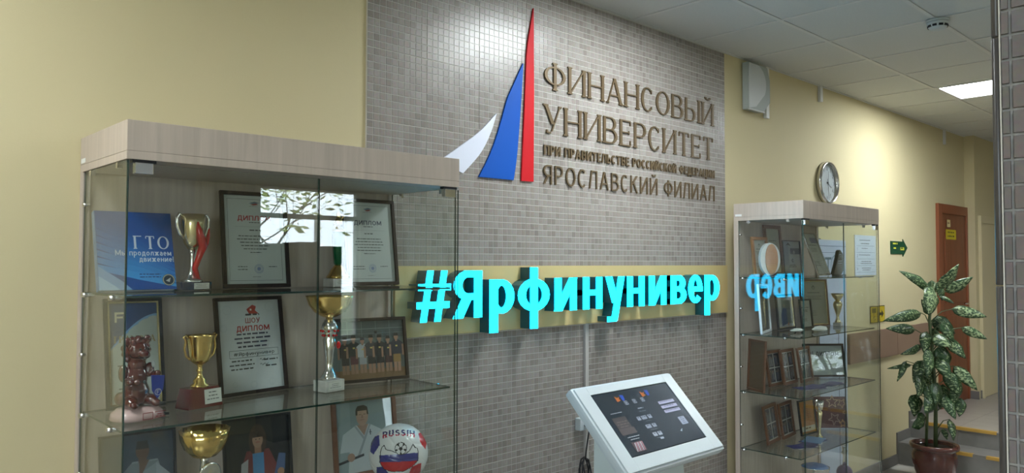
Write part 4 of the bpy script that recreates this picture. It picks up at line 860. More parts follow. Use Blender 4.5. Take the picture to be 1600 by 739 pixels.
o = b.build('body', 'ceramic_brown', t); md = o.modifiers.new('remesh', 'REMESH'); md.mode = 'VOXEL'; md.voxel_size = .0022; md.use_smooth_shade = True; sm = o.modifiers.new('smooth', 'SMOOTH'); sm.iterations = 2
b = MB(); b.ball((-.006, -.033, .204), .0035, 8); b.ball((.018, -.031, .204), .0035, 8); b.build('eyes', 'black_metal', o)
MB().ball((.036, -.026, .158), (.006, .004, .010), 10).build('white_badge', 'crystal', t)
MB().prism([(.022, .128), (.060, .124), (.056, .083), (.040, .058), (.025, .083)], -.047, -.042).build('pennant', 'pennant_blue', t)
p = Paint(); p.ring(.038, .078, .010, .0016, rgb(190, 190, 200), 14); p.rect(.034, .0355, .072, .084, rgb(200, 200, 205)); p.rect(.034, .042, .0825, .084, rgb(200, 200, 205)); p.rect(.034, .040, .077, .0785, rgb(200, 200, 205)); p.obj(t, 'print', (.003, -.0475, 0), 'crest')
b = MB(); b.tube([(.0, 0, 0), (.03, -.008, 0), (.034, .0, .002), (.02, .008, .002), (.0, .004, 0)], .0022, 6); o = b.build('black_loop', 'cable_black'); o.location = (.80, -.27, 1.3305); tag(o, 'small black loop of cord lying beside the glazed figurine', 'cord')
# football
def in_poly(x, y, P):
    c = False; j = len(P)-1
    for i in range(len(P)):
        if (P[i][1] > y) != (P[j][1] > y) and x < (P[j][0]-P[i][0])*(y-P[i][1])/(P[j][1]-P[i][1])+P[i][0]: c = not c
        j = i
    return c
def make_ball():
    R = .1095; c0 = Vector((1.665, -.27, .962+.1095)); f = (cam.location-c0).normalized(); f = (f+Vector((0, 0, -.05))).normalized()
    r = Vector((0, 0, 1)).cross(f).normalized(); u = f.cross(r); ph = (1+5**.5)/2
    ic = [Vector(v).normalized() for v in [(0, a, b*ph) for a in (-1, 1) for b in (-1, 1)]+[(a, b*ph, 0) for a in (-1, 1) for b in (-1, 1)]+[(a*ph, 0, b) for a in (-1, 1) for b in (-1, 1)]]
    do = [Vector(v).normalized() for v in [(a, b, c) for a in (-1, 1) for b in (-1, 1) for c in (-1, 1)]+[(0, a/ph, b*ph) for a in (-1, 1) for b in (-1, 1)]+[(a/ph, b*ph, 0) for a in (-1, 1) for b in (-1, 1)]+[(a*ph, 0, b/ph) for a in (-1, 1) for b in (-1, 1)]]
    rot = Matrix.Rotation(.5, 3, 'X') @ Matrix.Rotation(.3, 3, 'Y'); cs = [(rot @ v, .975) for v in ic]+[(rot @ v, 1.0) for v in do]
    wt, bl, rd, bk = rgb(205, 205, 205), rgb(40, 45, 120), rgb(185, 30, 40), rgb(15, 15, 18)
    S = 4.374; P = lambda *q: [((x-297)/203., (610-y)/203.) for x, y in q]
    shapes = [(P((168, 610), (172, 655), (430, 655), (430, 600)), bl), (P((172, 655), (200, 700), (250, 718), (330, 718), (390, 690), (425, 652)), rd),
              (P((135, 490), (165, 480), (170, 545), (130, 605), (105, 590), (108, 530)), bl), (P((430, 478), (455, 470), (490, 545), (478, 585), (440, 530)), rd),
              (P((150, 688), (190, 685), (245, 739), (150, 760)), bl), (P((385, 690), (450, 670), (445, 739), (355, 760)), rd)]
    tb = []
    g_, w_ = layout('RUSSIA', .205, .05, .04, 1.15, .05)
    for ch, polys, x0, wd in g_:
        for p in polys: tb.append([((q[0]-w_/2), q[1]+.60-.25*(q[0]-w_/2)**2) for q in p])
    line = P((175, 608), (185, 560), (200, 545), (215, 575), (250, 582), (290, 600), (340, 605), (370, 585), (392, 545), (405, 565), (425, 575), (428, 600))
    segs = list(zip(line, line[1:]))+list(zip(P((175, 608), (172, 655), (200, 700), (250, 718), (330, 718), (390, 690), (425, 652)), P((172, 655), (200, 700), (250, 718), (330, 718), (390, 690), (425, 652), (428, 600))))
    b = MB(); NU, NV = 190, 110; vs = []
    for j in range(NV+1):
        th = math.pi*j/NV
        for i in range(NU):
            a = 2*math.pi*i/NU; n = f*math.cos(th)+(r*math.cos(a)+u*math.sin(a))*math.sin(th)
            d = sorted((n.dot(v)*k for v, k in cs), reverse=True); gr = max(0, 1-(d[0]-d[1])/.012); vs.append(n*R*(1-.016*gr))
    cc = P((311, 570))[0]
    for j in range(NV):
        for i in range(NU):
            k = (i+1) % NU; ids = (j*NU+i, (j+1)*NU+i, (j+1)*NU+k, j*NU+k); m_ = (vs[ids[0]]+vs[ids[2]])/2; n = m_.normalized(); x, y = n.dot(r), n.dot(u); col = wt
            if n.dot(f) > 0:
                for s, c in shapes:
                    if in_poly(x, y, s): col = c
                d = math.hypot(x-cc[0], y-cc[1])
                for (ax, ay), (bx, by) in segs:
                    L2 = (bx-ax)**2+(by-ay)**2; tt = max(0, min(1, ((x-ax)*(bx-ax)+(y-ay)*(by-ay))/L2))
                    if math.hypot(x-ax-tt*(bx-ax), y-ay-tt*(by-ay)) < .012: col = bk
                if d < .2: 
                    col = wt
                    if .178 < d: col = bk
                    if d < .055: col = bk
                    an = math.atan2(y-cc[1], x-cc[0]); q = (an+math.pi/2) % (2*math.pi/5)
                    if d >= .055 and min(q, 2*math.pi/5-q)*d < .011 and d < .12: col = bk
                    if .115 < d < .178 and abs(q-math.pi/5) > .42: col = bk
                if .5 < y < .85 and any(in_poly(x, y, p) for p in tb): col = rgb(45, 35, 90) if y > .66 else rgb(165, 30, 60)
            b.add([], [], 0); b.f.append(ids); b.m.append(0); b.s.append(True); b.c.append(col)
    b.v = vs; o = b.build('football', 'gloss_print'); o.location = c0; tag(o, 'white football printed with a tricolour crest and RUSSIA, on the lower shelf', 'ball'); return o
make_ball()
# ================================================================ FARTHER SHOWCASE CONTENTS
_before = set(COL.objects)
G2 = 'framed papers in the farther showcase'
def simple_cert(c=(195, 195, 185), ttl=True, emb=True, dark=None):
    def f(p, w, h):
        p.rect(0, w, 0, h, rgb(*c))
        if emb: p.ring(w*.5, h*.85, h*.045, h*.012, ink); p.lines(w*.5, h*.85, h*.04, 1, .01, .008, ink)
        if ttl: p.lines(w*.5, h*.72, w*.8, 1, .01, .006, ink)
        p.lines(w*.5, h*.64, w*.7, 3, h*.035, .004, ink); p.lines(w*.5, h*.48, w*.7, 2, h*.05, .003, grey); p.lines(w*.35, h*.30, w*.5, 3, h*.045, .004, ink)
        if dark: p.rect(w*.45, w, h*.78, h*.92, rgb(*dark))
    return f
frame('framed_certificate', 'tall narrow frame of light brown wood at the left of the top shelf', 'frame', .150, .262, .020, 'tan_frame', (4.535, -.115, 1.692), -12, 84, simple_cert((150, 150, 140)), group=G2)
frame('framed_certificate', 'brown-framed certificate standing highest at the back of the top shelf', 'frame', .235, .352, .026, 'brown_frame', (4.800, -.060, 1.692), 0, 85.5, simple_cert((160, 158, 140), emb=False), group=G2)
def paint_dip2(p, w, h):
    p.rect(0, w, 0, h, rgb(175, 180, 182)); p.rect(0, w*.35, 0, h, rgb(150, 158, 165)); p.rect(w*.45, w, h*.62, h*.80, rgb(50, 65, 90)); p.ring(w*.5, h*.70, h*.08, h*.012, rgb(40, 40, 45)); p.disc(w*.66, h*.68, h*.05, rgb(170, 175, 180))
    p.poly([(w*.2, h*.88), (w*.35, h*.97), (w*.5, h*.86), (w*.35, h*.90)], rgb(40, 40, 45)); p.disc(w*.55, h*.43, h*.055, rgb(60, 65, 70)); p.disc(w*.57, h*.43, h*.03, rgb(170, 175, 180)); p.lines(w*.55, h*.28, w*.5, 2, h*.05, .006, ink)
frame('framed_certificate', 'silver-white certificate with dark blue band behind the amber award', 'frame', .240, .252, .008, 'black_frame', (5.035, -.062, 1.692), -3, 86, paint_dip2, group=G2)
frame('framed_certificate', 'pale framed certificate tilted far back beside the black glass award', 'frame', .180, .318, .010, 'silver', (5.155, -.250, 1.692), 0, 69, simple_cert((205, 208, 200), dark=(120, 125, 150)), group=G2)
def award(name, label, loc, rz, pts, m_, d, extra=None):
    t = thing(name, label, 'award', loc, math.radians(rz)); MB().prism(pts, -d/2, d/2).build('blade', m_, t)
    MB().box(-.05, .05, -.03, .03, -.0, .012, ch=.002).build('foot', 'black_base', t)
    if extra: extra(t)
    return t
egg = [(.075*math.sin(a)*(1.0 if a < math.pi else .95), .105-.105*math.cos(a)+.012) for a in [2*math.pi*k/22 for k in range(22)]]
def ex1(t): MB().prism([(x*.62+.008, z*.93+.008) for x, z in egg], -.0185, -.0122).build('inner_plate', 'amber_glass', t); p = Paint(); p.lines(.008, .15, .06, 7, .014, .003, rgb(150, 110, 70)); p.obj(t, 'print', (0, -.019, 0))
award('glass_award', 'oval crystal award with an amber centre on the top shelf', (4.590, -.195, 1.693), -28, egg, 'crystal', .024, ex1)
def ex2(t): p = Paint(); p.lines(-.005, .105, .07, 2, .016, .005, rgb(170, 175, 175)); p.lines(.0, .15, .04, 2, .014, .004, rgb(120, 130, 130)); p.obj(t, 'print', (0, -.0125, 0))
award('glass_award', 'black glass sail-shaped award at the right of the top shelf', (5.435, -.275, 1.693), 0, [(-.11, .012), (-.055, .10), (-.02, .178), (.0, .186), (.04, .160), (.062, .12), (.066, .08), (.045, .035), (.015, .012)], 'dark_crystal', .024, ex2)
# second shelf
def paint_pale(p, w, h): p.rect(0, w, 0, h, rgb(120, 122, 115)); p.rect(w*.3, w*.36, h*.1, h*.9, rgb(150, 148, 130)); p.lines(w*.6, h*.8, w*.6, 9, h*.07, .005, rgb(90, 90, 88))
frame('framed_certificate', 'white-framed certificate at the left of the second shelf', 'frame', .300, .322, .016, 'white_frame', (4.535, -.160, 1.326), 17, 86, paint_pale, group=G2)
def paint_bluep(p, w, h):
    p.rect(0, w, 0, h, rgb(95, 100, 92)); p.rect(0, w*.3, 0, h, rgb(125, 130, 125)); p.rect(0, w, 0, h*.12, rgb(150, 152, 150))
    p.poly([(w*.25, h*.05), (w*.62, h*.12), (w*.60, h*.60), (w*.38, h*.62), (w*.22, h*.4)], rgb(35, 60, 95)); p.disc(w*.66, h*.10, h*.05, rgb(160, 100, 75)); p.disc(w*.45, h*.70, h*.05, rgb(140, 105, 90))
    for k in range(5): p.rect(w*(.6+.05*k), w*(.615+.05*k), h*.55, h*.92, rgb(40, 45, 40)); p.rect(w*.5, w*.85, h*(.6+.06*k), h*(.61+.06*k), rgb(50, 55, 50))
frame('framed_photograph', 'dark-framed photograph of a figure in blue on the second shelf', 'frame', .262, .240, .012, 'black_frame', (4.900, -.085, 1.326), 2, 85, paint_bluep, 'gold_frame', group=G2)
frame('framed_certificate', 'large gold-edged framed certificate with round emblem on the second shelf', 'frame', .265, .340, .012, 'brown_frame', (5.310, -.060, 1.326), -18, 85, simple_cert((150, 150, 138)), 'gold_frame', group=G2)
frame('framed_certificate', 'small dark-framed letter in front of the large gold-edged certificate', 'frame', .150, .205, .012, 'black_frame', (5.120, -.145, 1.326), -4, 84, simple_cert((165, 165, 155), emb=False), group=G2)
t = thing('vase_trophy', 'slim bronze goblet trophy at the right of the second shelf', 'trophy', (5.580, -.200, 1.327), math.radians(10), 'trophies in the farther showcase')
MB().box(-.030, .030, -.026, .026, 0, .024, ch=.002).build('base', 'marble', t); plate(t, .04, .016, (-.02, -.0272, .003))
MB().lathe([(.022, .024), (.018, .034), (.010, .055), (.009, .07), (.018, .10), (.030, .14), (.032, .16), (.024, .176), (.012, .184)], 20).build('body', 'pale_gold', t)
MB().lathe([(.012, .182), (.020, .190), (.036, .212), (.046, .236), (.044, .236), (.03, .21), (.008, .19)], 24).build('cup', 'pale_gold', t)
def lump(name, label, loc, pts, m_, cat):
    b = MB(); [b.ball(c, r, 16) for c, r in pts]; o = b.build(name, m_); md = o.modifiers.new('remesh', 'REMESH'); md.mode = 'VOXEL'; md.voxel_size = .004; md.use_smooth_shade = True
    dt = bpy.data.textures.get('folds') or bpy.data.textures.new('folds', 'CLOUDS'); dt.noise_scale = .03; dm = o.modifiers.new('folds', 'DISPLACE'); dm.texture = dt; dm.strength = .012; dm.mid_level = .5
    o.location = loc; return tag(o, label, cat)
lump('folded_cloth', 'crumpled white cloth lying before the small dark-framed letter', (5.02, -.325, 1.342), [((0, 0, .0), (.07, .045, .010)), ((.03, .01, .010), (.06, .035, .010)), ((-.03, -.01, .006), (.045, .03, .008))], 'cloth_white', 'cloth')
lump('folded_paper', 'flat crumpled white paper lying before the photograph of a blue figure', (4.84, -.255, 1.342), [((0, 0, 0), (.07, .035, .007)), ((.03, .012, .004), (.04, .025, .006))], 'cloth_white', 'paper')
# photo panels
def paint_four(c):
    def f(p, w, h):
        p.rect(0, w, 0, h, rgb(190, 190, 185)); m_ = w*.035
        for i in range(2):
            for j in range(2):
                x0, x1 = m_+i*w*.5, w*.5-m_*.4+i*w*.48; z0, z1 = m_+j*h*.5, h*.5-m_*.4+j*h*.485; p.rect(x0, x1, z0, z1, rgb(*c))
                for k in range(5):
                    x = random.uniform(x0+.012, x1-.012); z = random.uniform(z0+.02, z1-.05); q = random.choice([(95, 95, 105), (60, 65, 90), (120, 120, 125), (80, 70, 70)])
                    p.rect(x-.008, x+.008, z-.015, z+.03, rgb(*q)); p.disc(x, z+.038, .007, rgb(130, 110, 100))
    return f
t = frame('photo_frame', 'brown wooden photo frame seen from its plain back, third shelf', 'frame', .190, .328, .014, 'brown_frame', (4.600, -.035, .960), -118, 87, lambda p, w, h: p.rect(0, w, 0, h, rgb(90, 70, 50)), group='four-picture frames', glass=False, easel=False, backm='hardboard')
frame('photo_frame', 'brown four-picture frame half hidden behind the wooden board, third shelf', 'frame', .200, .236, .020, 'brown_frame', (4.745, -.100, .960), 0, 82, paint_four((38, 42, 55)), group='four-picture frames', easel=False)
frame('photo_frame', 'brown four-picture frame in the middle of the third shelf', 'frame', .205, .236, .020, 'brown_frame', (4.880, -.135, .960), 3, 82, paint_four((40, 34, 38)), group='four-picture frames', easel=False)
frame('photo_frame', 'brown four-picture frame directly left of the mirror-bright diploma', 'frame', .205, .240, .020, 'brown_frame', (5.060, -.165, .960), 3, 82, paint_four((40, 38, 46)), group='four-picture frames', easel=False)
def paint_dip3(p, w, h):
    p.rect(0, w, 0, h, rgb(160, 168, 170)); p.text('ДИПЛОМ', w*.60, h*.66, h*.14, rgb(40, 48, 62), width=w*.62, wx=h*.035, align='c')
    for k in range(4): p.rect(w*(.05+.05*k), w*(.075+.05*k), h*(.68-.0*k), h*(.72+.03*k), rgb(50, 55, 65))
    for k in range(5): p.rect(w*.05, w*(.12+.02*(k % 3)), h*(.30+.06*k), h*(.325+.06*k), rgb(70, 75, 85))
    p.lines(w*.6, h*.55, w*.5, 5, h*.09, .003, grey)
frame('framed_diploma', 'dark-framed landscape diploma on the third shelf, bright with mirrored trees', 'frame', .310, .238, .014, 'dark_frame', (5.345, -.060, .960), -38, 79, paint_dip3, group=G2)
frame('photo_frame', 'brown four-picture frame at the left of the fourth shelf', 'frame', .225, .250, .022, 'brown_frame', (4.660, -.130, .594), 8, 82, paint_four((42, 46, 62)), group='four-picture frames', easel=False)
frame('photo_frame', 'brown four-picture frame beside the orange certificate, fourth shelf', 'frame', .225, .236, .020, 'brown_frame', (4.890, -.115, .594), 6, 82, paint_four((40, 44, 50)), group='four-picture frames', easel=False)
def paint_or(p, w, h): p.rect(0, w, 0, h, rgb(165, 105, 40)); p.lines(w*.5, h*.8, w*.7, 7, h*.055, .004, rgb(100, 60, 20)); p.rect(0, w, h*.06, h*.22, rgb(190, 185, 170)); p.lines(w*.5, h*.13, w*.5, 1, .01, .012, rgb(40, 40, 45))
frame('framed_certificate', 'orange certificate in a dark gold-edged frame on the fourth shelf', 'frame', .205, .240, .010, 'black_frame', (5.075, -.155, .594), -4, 83, paint_or, 'gold_frame', group=G2)
# wine-red picture with stars outlines
t = thing('red_folder', 'wine-red folder printed with outlined stars on the fourth shelf', 'folder', (5.345, -.048, .597), math.radians(-42), None, -math.radians(6))
MB().box(0, .320, 0, .006, 0, .222).build('cover_board', 'wine_base', t); p = Paint(); p.rect(0, .32, 0, .222, rgb(80, 28, 30))
def star(cx, cz, r, a0, c, w_=.006):
    pts = [(cx+(r if k % 2 == 0 else r*.42)*math.cos(a0+math.pi*k/5), cz+(r if k % 2 == 0 else r*.42)*math.sin(a0+math.pi*k/5)) for k in range(10)]; p.k += 1
    for i in range(10):
        q0, q1 = Vector(pts[i]), Vector(pts[(i+1) % 10]); d = (q1-q0).normalized(); n_ = Vector((-d.y, d.x))*w_/2; p.poly([tuple(q0-n_), tuple(q1-n_), tuple(q1+n_), tuple(q0+n_)], c, False)
star(.215, .185, .045, .3, rgb(170, 140, 110)); star(.285, .175, .035, 1.0, rgb(150, 115, 80)); star(.225, .065, .045, .8, rgb(140, 110, 100)); star(.285, .032, .028, 1.6, rgb(170, 120, 70)); star(.30, .11, .014, 0, rgb(150, 120, 100), .003)
p.rect(.06, .18, .128, .131, rgb(120, 70, 60)); p.rect(.06, .15, .15, .152, rgb(120, 70, 60)); p.obj(t, 'gloss_print', (0, -.0008, 0))
def brochure(name, label, loc, rz, m_, w, d, n=3, cat='booklet'):
    t = thing(name, label, cat, loc, math.radians(rz))
    for k in range(n):
        o = MB().box(-w/2, w/2, -d/2, d/2, .0012+k*.0026, .0034+k*.0026).build('leaflet', m_ if k % 2 or n == 1 else 'booklet_navy', t); o.rotation_euler = (0, 0, math.radians((k-1)*14)); o.location = ((k-1)*.02, 0, 0)
    MB().box(-w/2, w/2, -d/2, d/2, .0, .001).build('back_leaf', 'paper', t); return t
brochure('booklet', 'fan of navy booklets lying before the third-shelf frames', (4.93, -.305, .9605), -12, 'booklet_navy', .20, .10)
brochure('booklet', 'dark booklet lying before the mirror-bright diploma', (5.20, -.33, .9605), 8, 'booklet_navy', .17, .09, 2)
brochure('booklet', 'fan of purple-blue booklets lying on the left of the fourth shelf', (4.82, -.30, .5945), -15, 'booklet_navy', .17, .09)
brochure('booklet', 'pale blue booklet lying before the orange certificate', (5.03, -.27, .5945), 15, 'booklet_blue', .19, .12, 2)
t = thing('slim_trophy', 'tall slim silver trophy in front of the wine-red folder', 'trophy', (5.150, -.255, .596), 0, 'trophies in the farther showcase')
MB().lathe([(.022, 0), (.024, .004), (.012, .014), (.007, .03), (.010, .07), (.015, .13), (.020, .17), (.015, .178), (.010, .182)], 18).build('stem', 'pale_gold', t)
MB().lathe([(.010, .18), (.020, .190), (.026, .215), (.030, .248), (.028, .248), (.02, .2), (.008, .188)], 20).build('cup', 'silver', t)
for s in (-1, 1): MB().tube([(s*.012, 0, .175), (s*.045, 0, .185), (s*.055, 0, .215), (s*.045, 0, .240), (s*.030, 0, .244)], .003, 6).build('handle', 'silver', t)
# bottom compartment
t = thing('bucket_cup', 'silver bucket-shaped cup filled with blue film in the bottom compartment', 'trophy', (4.985, -.300, .229), math.radians(20), 'trophies in the farther showcase')
MB().box(-.05, .05, -.05, .05, 0, .04, ch=.002).build('base', 'black_base', t); MB().lathe([(.04, .04), (.03, .055), (.014, .08), (.016, .12), (.03, .135)], 20).build('stem', 'silver', t)
MB().lathe([(.03, .132), (.062, .150), (.078, .19), (.088, .262), (.091, .268), (.086, .266), (.075, .19), (.02, .145)], 32).build('bowl', 'silver', t)
b = MB(); b.lathe([(.082, .245), (.084, .268), (.06, .280), (.03, .274), (.002, .286)], 24, wob=lambda a, z: 1+.06*math.sin(5*a+z*90)); b.build('film_lining', 'plastic_blue', t)
for s in (-1, 1): MB().tube([(s*.078, 0, .17), (s*.115, 0, .18), (s*.13, 0, .225), (s*.115, 0, .265), (s*.09, 0, .262)], .0055, 8).build('handle', 'silver', t)
t = thing('winged_trophy', 'small winged figure trophy with a purple globe in the bottom compartment', 'trophy', (5.430, -.300, .229), 0, 'trophies in the farther showcase')
MB().box(-.04, .04, -.04, .04, 0, .05, ch=.002).build('base', 'black_base', t); b = MB(); b.tube([(0, 0, .05), (0, 0, .10)], .012, 10); b.ball((0, 0, .145), .055, 18); b.build('globe', 'purple_base', t)
b = MB(); b.tube([(0, 0, .195), (0, 0, .25), (.0, -.004, .30), (0, 0, .325)], [.014, .010, .016, .008], 12); b.ball((0, 0, .340), .012, 10); b.build('figure', 'silver', t)
for s in (-1, 1): MB().prism([(s*.008, .29), (s*.03, .31), (s*.05, .36), (s*.035, .34), (s*.03, .30), (s*.045, .29), (s*.02, .27)], -.004, .004).build('wing', 'silver', t)
# everything above was laid out on a cabinet against the wall; the cabinet stands 10 cm off it and its shelves are closer together
def shelf_z(z):
    for a_, b_ in ((1.692, 1.695), (1.326, 1.343), (.960, .990), (.594, .638), (.229, .229)):
        if z > a_-.003: return z-a_+b_
    return z
for o in list(COL.objects):
    if o not in _before and o.parent is None:
        l = o.location; o.location = (4.310+(l.x-4.487)*.963, -.106+l.y*.963, shelf_z(l.z)); o.scale = (.963,)*3
# ================================================================ ON THE WALL, RIGHT OF THE TILES
t = thing('wall_clock', 'round silver-rimmed wall clock with white face above the farther showcase', 'clock', (5.845, 0, 2.408))
R_ = .165; Rx = Matrix.Rotation(math.pi/2, 4, 'X')
MB().lathe([(R_*.9, .0), (R_, .004), (R_*1.0, .030), (R_*.97, .042), (R_*.93, .044), (R_*.91, .034), (R_*.91, .012)], 48).rot(Rx).build('rim', 'clock_rim', t)
p = Paint(); p.disc(0, 0, R_*.915, rgb(185, 192, 196), n=40)
for k in range(60): 
    a = math.pi*2*k/60; r0, r1 = R_*(.82 if k % 5 else .78), R_*.85; w_ = .0012 if k % 5 else .003; c, s = math.sin(a), math.cos(a); p.k += 0; p.poly([(c*r0-s*w_, s*r0+c*w_), (c*r1-s*w_, s*r1+c*w_), (c*r1+s*w_, s*r1-c*w_), (c*r0+s*w_, s*r0-c*w_)], rgb(70, 75, 80), k == 0)
for n_ in range(1, 13):
    a = math.pi*2*n_/12; s_ = str(n_); g_, w_ = layout(s_, .028, .005, .004, 1, .005); p.k += (n_ == 1)
    for ch, polys, _, _ in g_:
        for q in polys: p.poly([(math.sin(a)*R_*.68-w_/2+v[0], math.cos(a)*R_*.68-.014+v[1]) for v in q], rgb(60, 65, 70), False)
p.obj(t, 'print', (0, -.016, 0), 'dial')
def hand(name, L_, w_, deg, y): a = math.radians(deg); d = Vector((math.sin(a), math.cos(a))); n_ = Vector((d.y, -d.x))*w_/2; q = [tuple(-d*L_*.22-n_), tuple(d*L_-n_*.5), tuple(d*L_+n_*.5), tuple(-d*L_*.22+n_)]; MB().prism(q, y-.0012, y).build(name, 'black_metal', t)
hand('hour_hand', R_*.45, .007, 118, -.020); hand('minute_hand', R_*.82, .005, 172, -.0225); hand('second_hand', R_*.55, .002, 5, -.025); MB().lathe([(.006, 0), (.006, .012)], 16).rot(Matrix.Translation((0, -.015, 0)) @ Rx).build('hub', 'black_metal', t)
MB().lathe([(R_*.905, .036), (R_*.905, .038)], 40).rot(Rx).build('pane', 'frame_glass', t)
# speaker
t = thing('wall_speaker', 'grey-white wall loudspeaker with curved front just under the ceiling', 'loudspeaker', (4.60, 0, 2.80))
MB().prism([(.0, .01), (.0, .325), (.255, .325), (.290, .24), (.290, .09), (.20, .01)], -.055, -.012, 0).build('housing', 'speaker_grey', t)
q = [(.004, .016), (.005, .32), (.10, .32)]+[(.10+.125*math.sin(a), .195+.125*math.cos(a)-.0) for a in [math.pi*k/12 for k in range(1, 9)]]+[(.09, .035)]
MB().prism(q[::-1], -.062, -.055).build('front_plate', 'speaker_white', t); MB().box(.0, .20, -.064, -.052, .004, .014, ch=.002).build('lower_rim', 'speaker_white', t); MB().box(.12, .15, -.011, -.0, .1, .2).build('bracket', 'black_metal', t); MB().box(.20, .212, -.0565, -.055, .16, .17).build('screw', 'black_metal', t)
o = MB().box(4.895, 4.935, -.026, 0, 2.79, CEIL-.002, ch=.003).build('cable_trunking', 'ceiling_grid'); tag(o, 'white cable trunking dropping from the ceiling beside the loudspeaker', 'cable trunking')
o = MB().box(5.735, 5.775, -.024, 0, 3.03, CEIL-.002, ch=.003).build('cable_trunking', 'ceiling_grid'); tag(o, 'short white cable trunking stub under the ceiling above the clock', 'cable trunking')
o = MB().box(8.55, 8.58, -.022, 0, 3.0, CEIL-.002, ch=.003).build('cable_trunking', 'ceiling_grid'); tag(o, 'tiny cable trunking stub under the ceiling above the brown door', 'cable trunking')
# info board, notice, arrow, small signs
t = thing('info_board', 'tall pale blue information board on the wall behind the farther showcase', 'board', (5.650, 0, .12))
MB().box(0, .52, -.014, -.001, 0, 1.845).build('board', 'white_frame', t)
p = Paint(); p.rect(0, .52, 0, 1.845, rgb(178, 190, 212)); p.rect(.0, .52, 1.795, 1.80, rgb(80, 100, 130)); p.rect(.0, .50, 1.745, 1.748, rgb(60, 80, 110)); p.rect(.365, .375, 0, 1.40, rgb(35, 50, 80)); p.rect(.475, .48, 0, 1.845, rgb(120, 140, 170))
p.text('ТС', .14, 1.58, .13, rgb(40, 90, 110), width=.26, wx=.02); p.poly([(.06, 1.64), (.09, 1.72), (.12, 1.64)], rgb(190, 190, 30)); p.poly([(.055, 1.60), (.12, 1.60), (.11, 1.635), (.06, 1.635)], rgb(60, 60, 40)); p.rect(.08, .10, 1.42, 1.5, rgb(150, 190, 60)); p.ring(.33, 1.645, .085, .008, rgb(60, 110, 130)); p.obj(t, 'print', (0, -.0145, 0))
t = thing('notice_sheet', 'white notice with four numbered rows on the wall right of the info board', 'notice', (6.368, 0, 1.683))
MB().box(0, .425, -.006, -.0, 0, .335).build('backing', 'white_frame', t)
p = Paint(); p.rect(0, .425, 0, .335, rgb(198, 208, 222)); p.lines(.2, .29, .36, 1, .01, .008, rgb(70, 80, 100)); p.lines(.2, .262, .2, 1, .01, .008, rgb(50, 60, 80))
for k in range(5): p.rect(.03, .40, .245-.055*k, .2475-.055*k, rgb(70, 85, 110))
for k in range(4): p.text('1234'[k], .035, .205-.055*k, .026, rgb(90, 100, 120)); p.lines(.19+.03*(k > 1), .222-.055*k, .14+.10*(k > 0), 1+(k > 1), .016, .007, rgb(50, 60, 80))
p.obj(t, 'print', (0, -.0062, 0))
t = thing('arrow_sign', 'dark green exit arrow sign with yellow writing on the cream wall', 'sign', (7.128, 0, 1.925))
MB().prism([(0, -.058), (0, .058), (.285, .058), (.285, .080), (.395, 0), (.285, -.080), (.285, -.058)], -.006, -.0).build('plate', 'sign_green', t)
p = Paint(); yl = rgb(190, 190, 60); p.text('ВЫХОД'.replace('Х', 'Ж'), .03, .008, .026, yl, width=.13) if False else p.lines(.10, .03, .13, 1, .01, .016, yl); p.lines(.09, -.012, .10, 1, .01, .016, yl); p.rect(.22, .31, -.022, .004, yl); p.lines(.265, -.010, .07, 1, .01, .012, rgb(20, 60, 30)); p.obj(t, 'print', (0, -.0063, 0))
t = thing('accessibility_sign', 'yellow sign with a wheelchair symbol seen through the showcase glass', 'sign', (6.662, 0, 1.274)); MB().box(0, .150, -.006, 0, 0, .143).build('plate', 'black_frame', t)
p = Paint(); p.rect(.006, .144, .006, .137, rgb(185, 160, 30)); dk = rgb(40, 38, 20); p.rect(.03, .12, .085, .125, rgb(90, 80, 20)); p.lines(.075, .115, .07, 3, .012, .006, dk); p.ring(.07, .035, .022, .005, dk); p.rect(.062, .070, .035, .075, dk); p.rect(.066, .095, .05, .056, dk); p.rect(.092, .105, .022, .03, dk); p.disc(.066, .078, .007, dk); p.obj(t, 'print', (0, -.0063, 0))
t = thing('arrow_sign', 'small yellow square sign with a black arrow beside the showcase', 'sign', (6.820, 0, 1.274)); MB().box(0, .148, -.006, 0, 0, .143).build('plate', 'black_frame', t)
p = Paint(); p.rect(.006, .142, .006, .137, rgb(190, 165, 30)); p.rect(.025, .085, .060, .084, dk); p.poly([(.075, .035), (.125, .072), (.075, .109)], dk); p.obj(t, 'print', (0, -.0063, 0))
# smoke detector
t = thing('smoke_detector', 'round white smoke detector on the ceiling near the pillar', 'smoke detector', (4.655, -1.195, CEIL-.001))
MB().lathe([(.056, -.012), (.060, -.008), (.060, 0), (.05, .002)], 28).build('base', 'plastic_white', t)
MB().lathe([(.020, -.056), (.040, -.052), (.050, -.038), (.054, -.020), (.056, -.0125)], 28).build('body', 'plastic_white', t)
for k in range(10):
    a = 2*math.pi*k/10; o = MB().box(-.011, .011, -.003, .003, -.006, .006).build('slot', 'black_metal', t); o.location = (.0495*math.cos(a), .0495*math.sin(a), -.036); o.rotation_euler = (0, 0, a+math.pi/2)
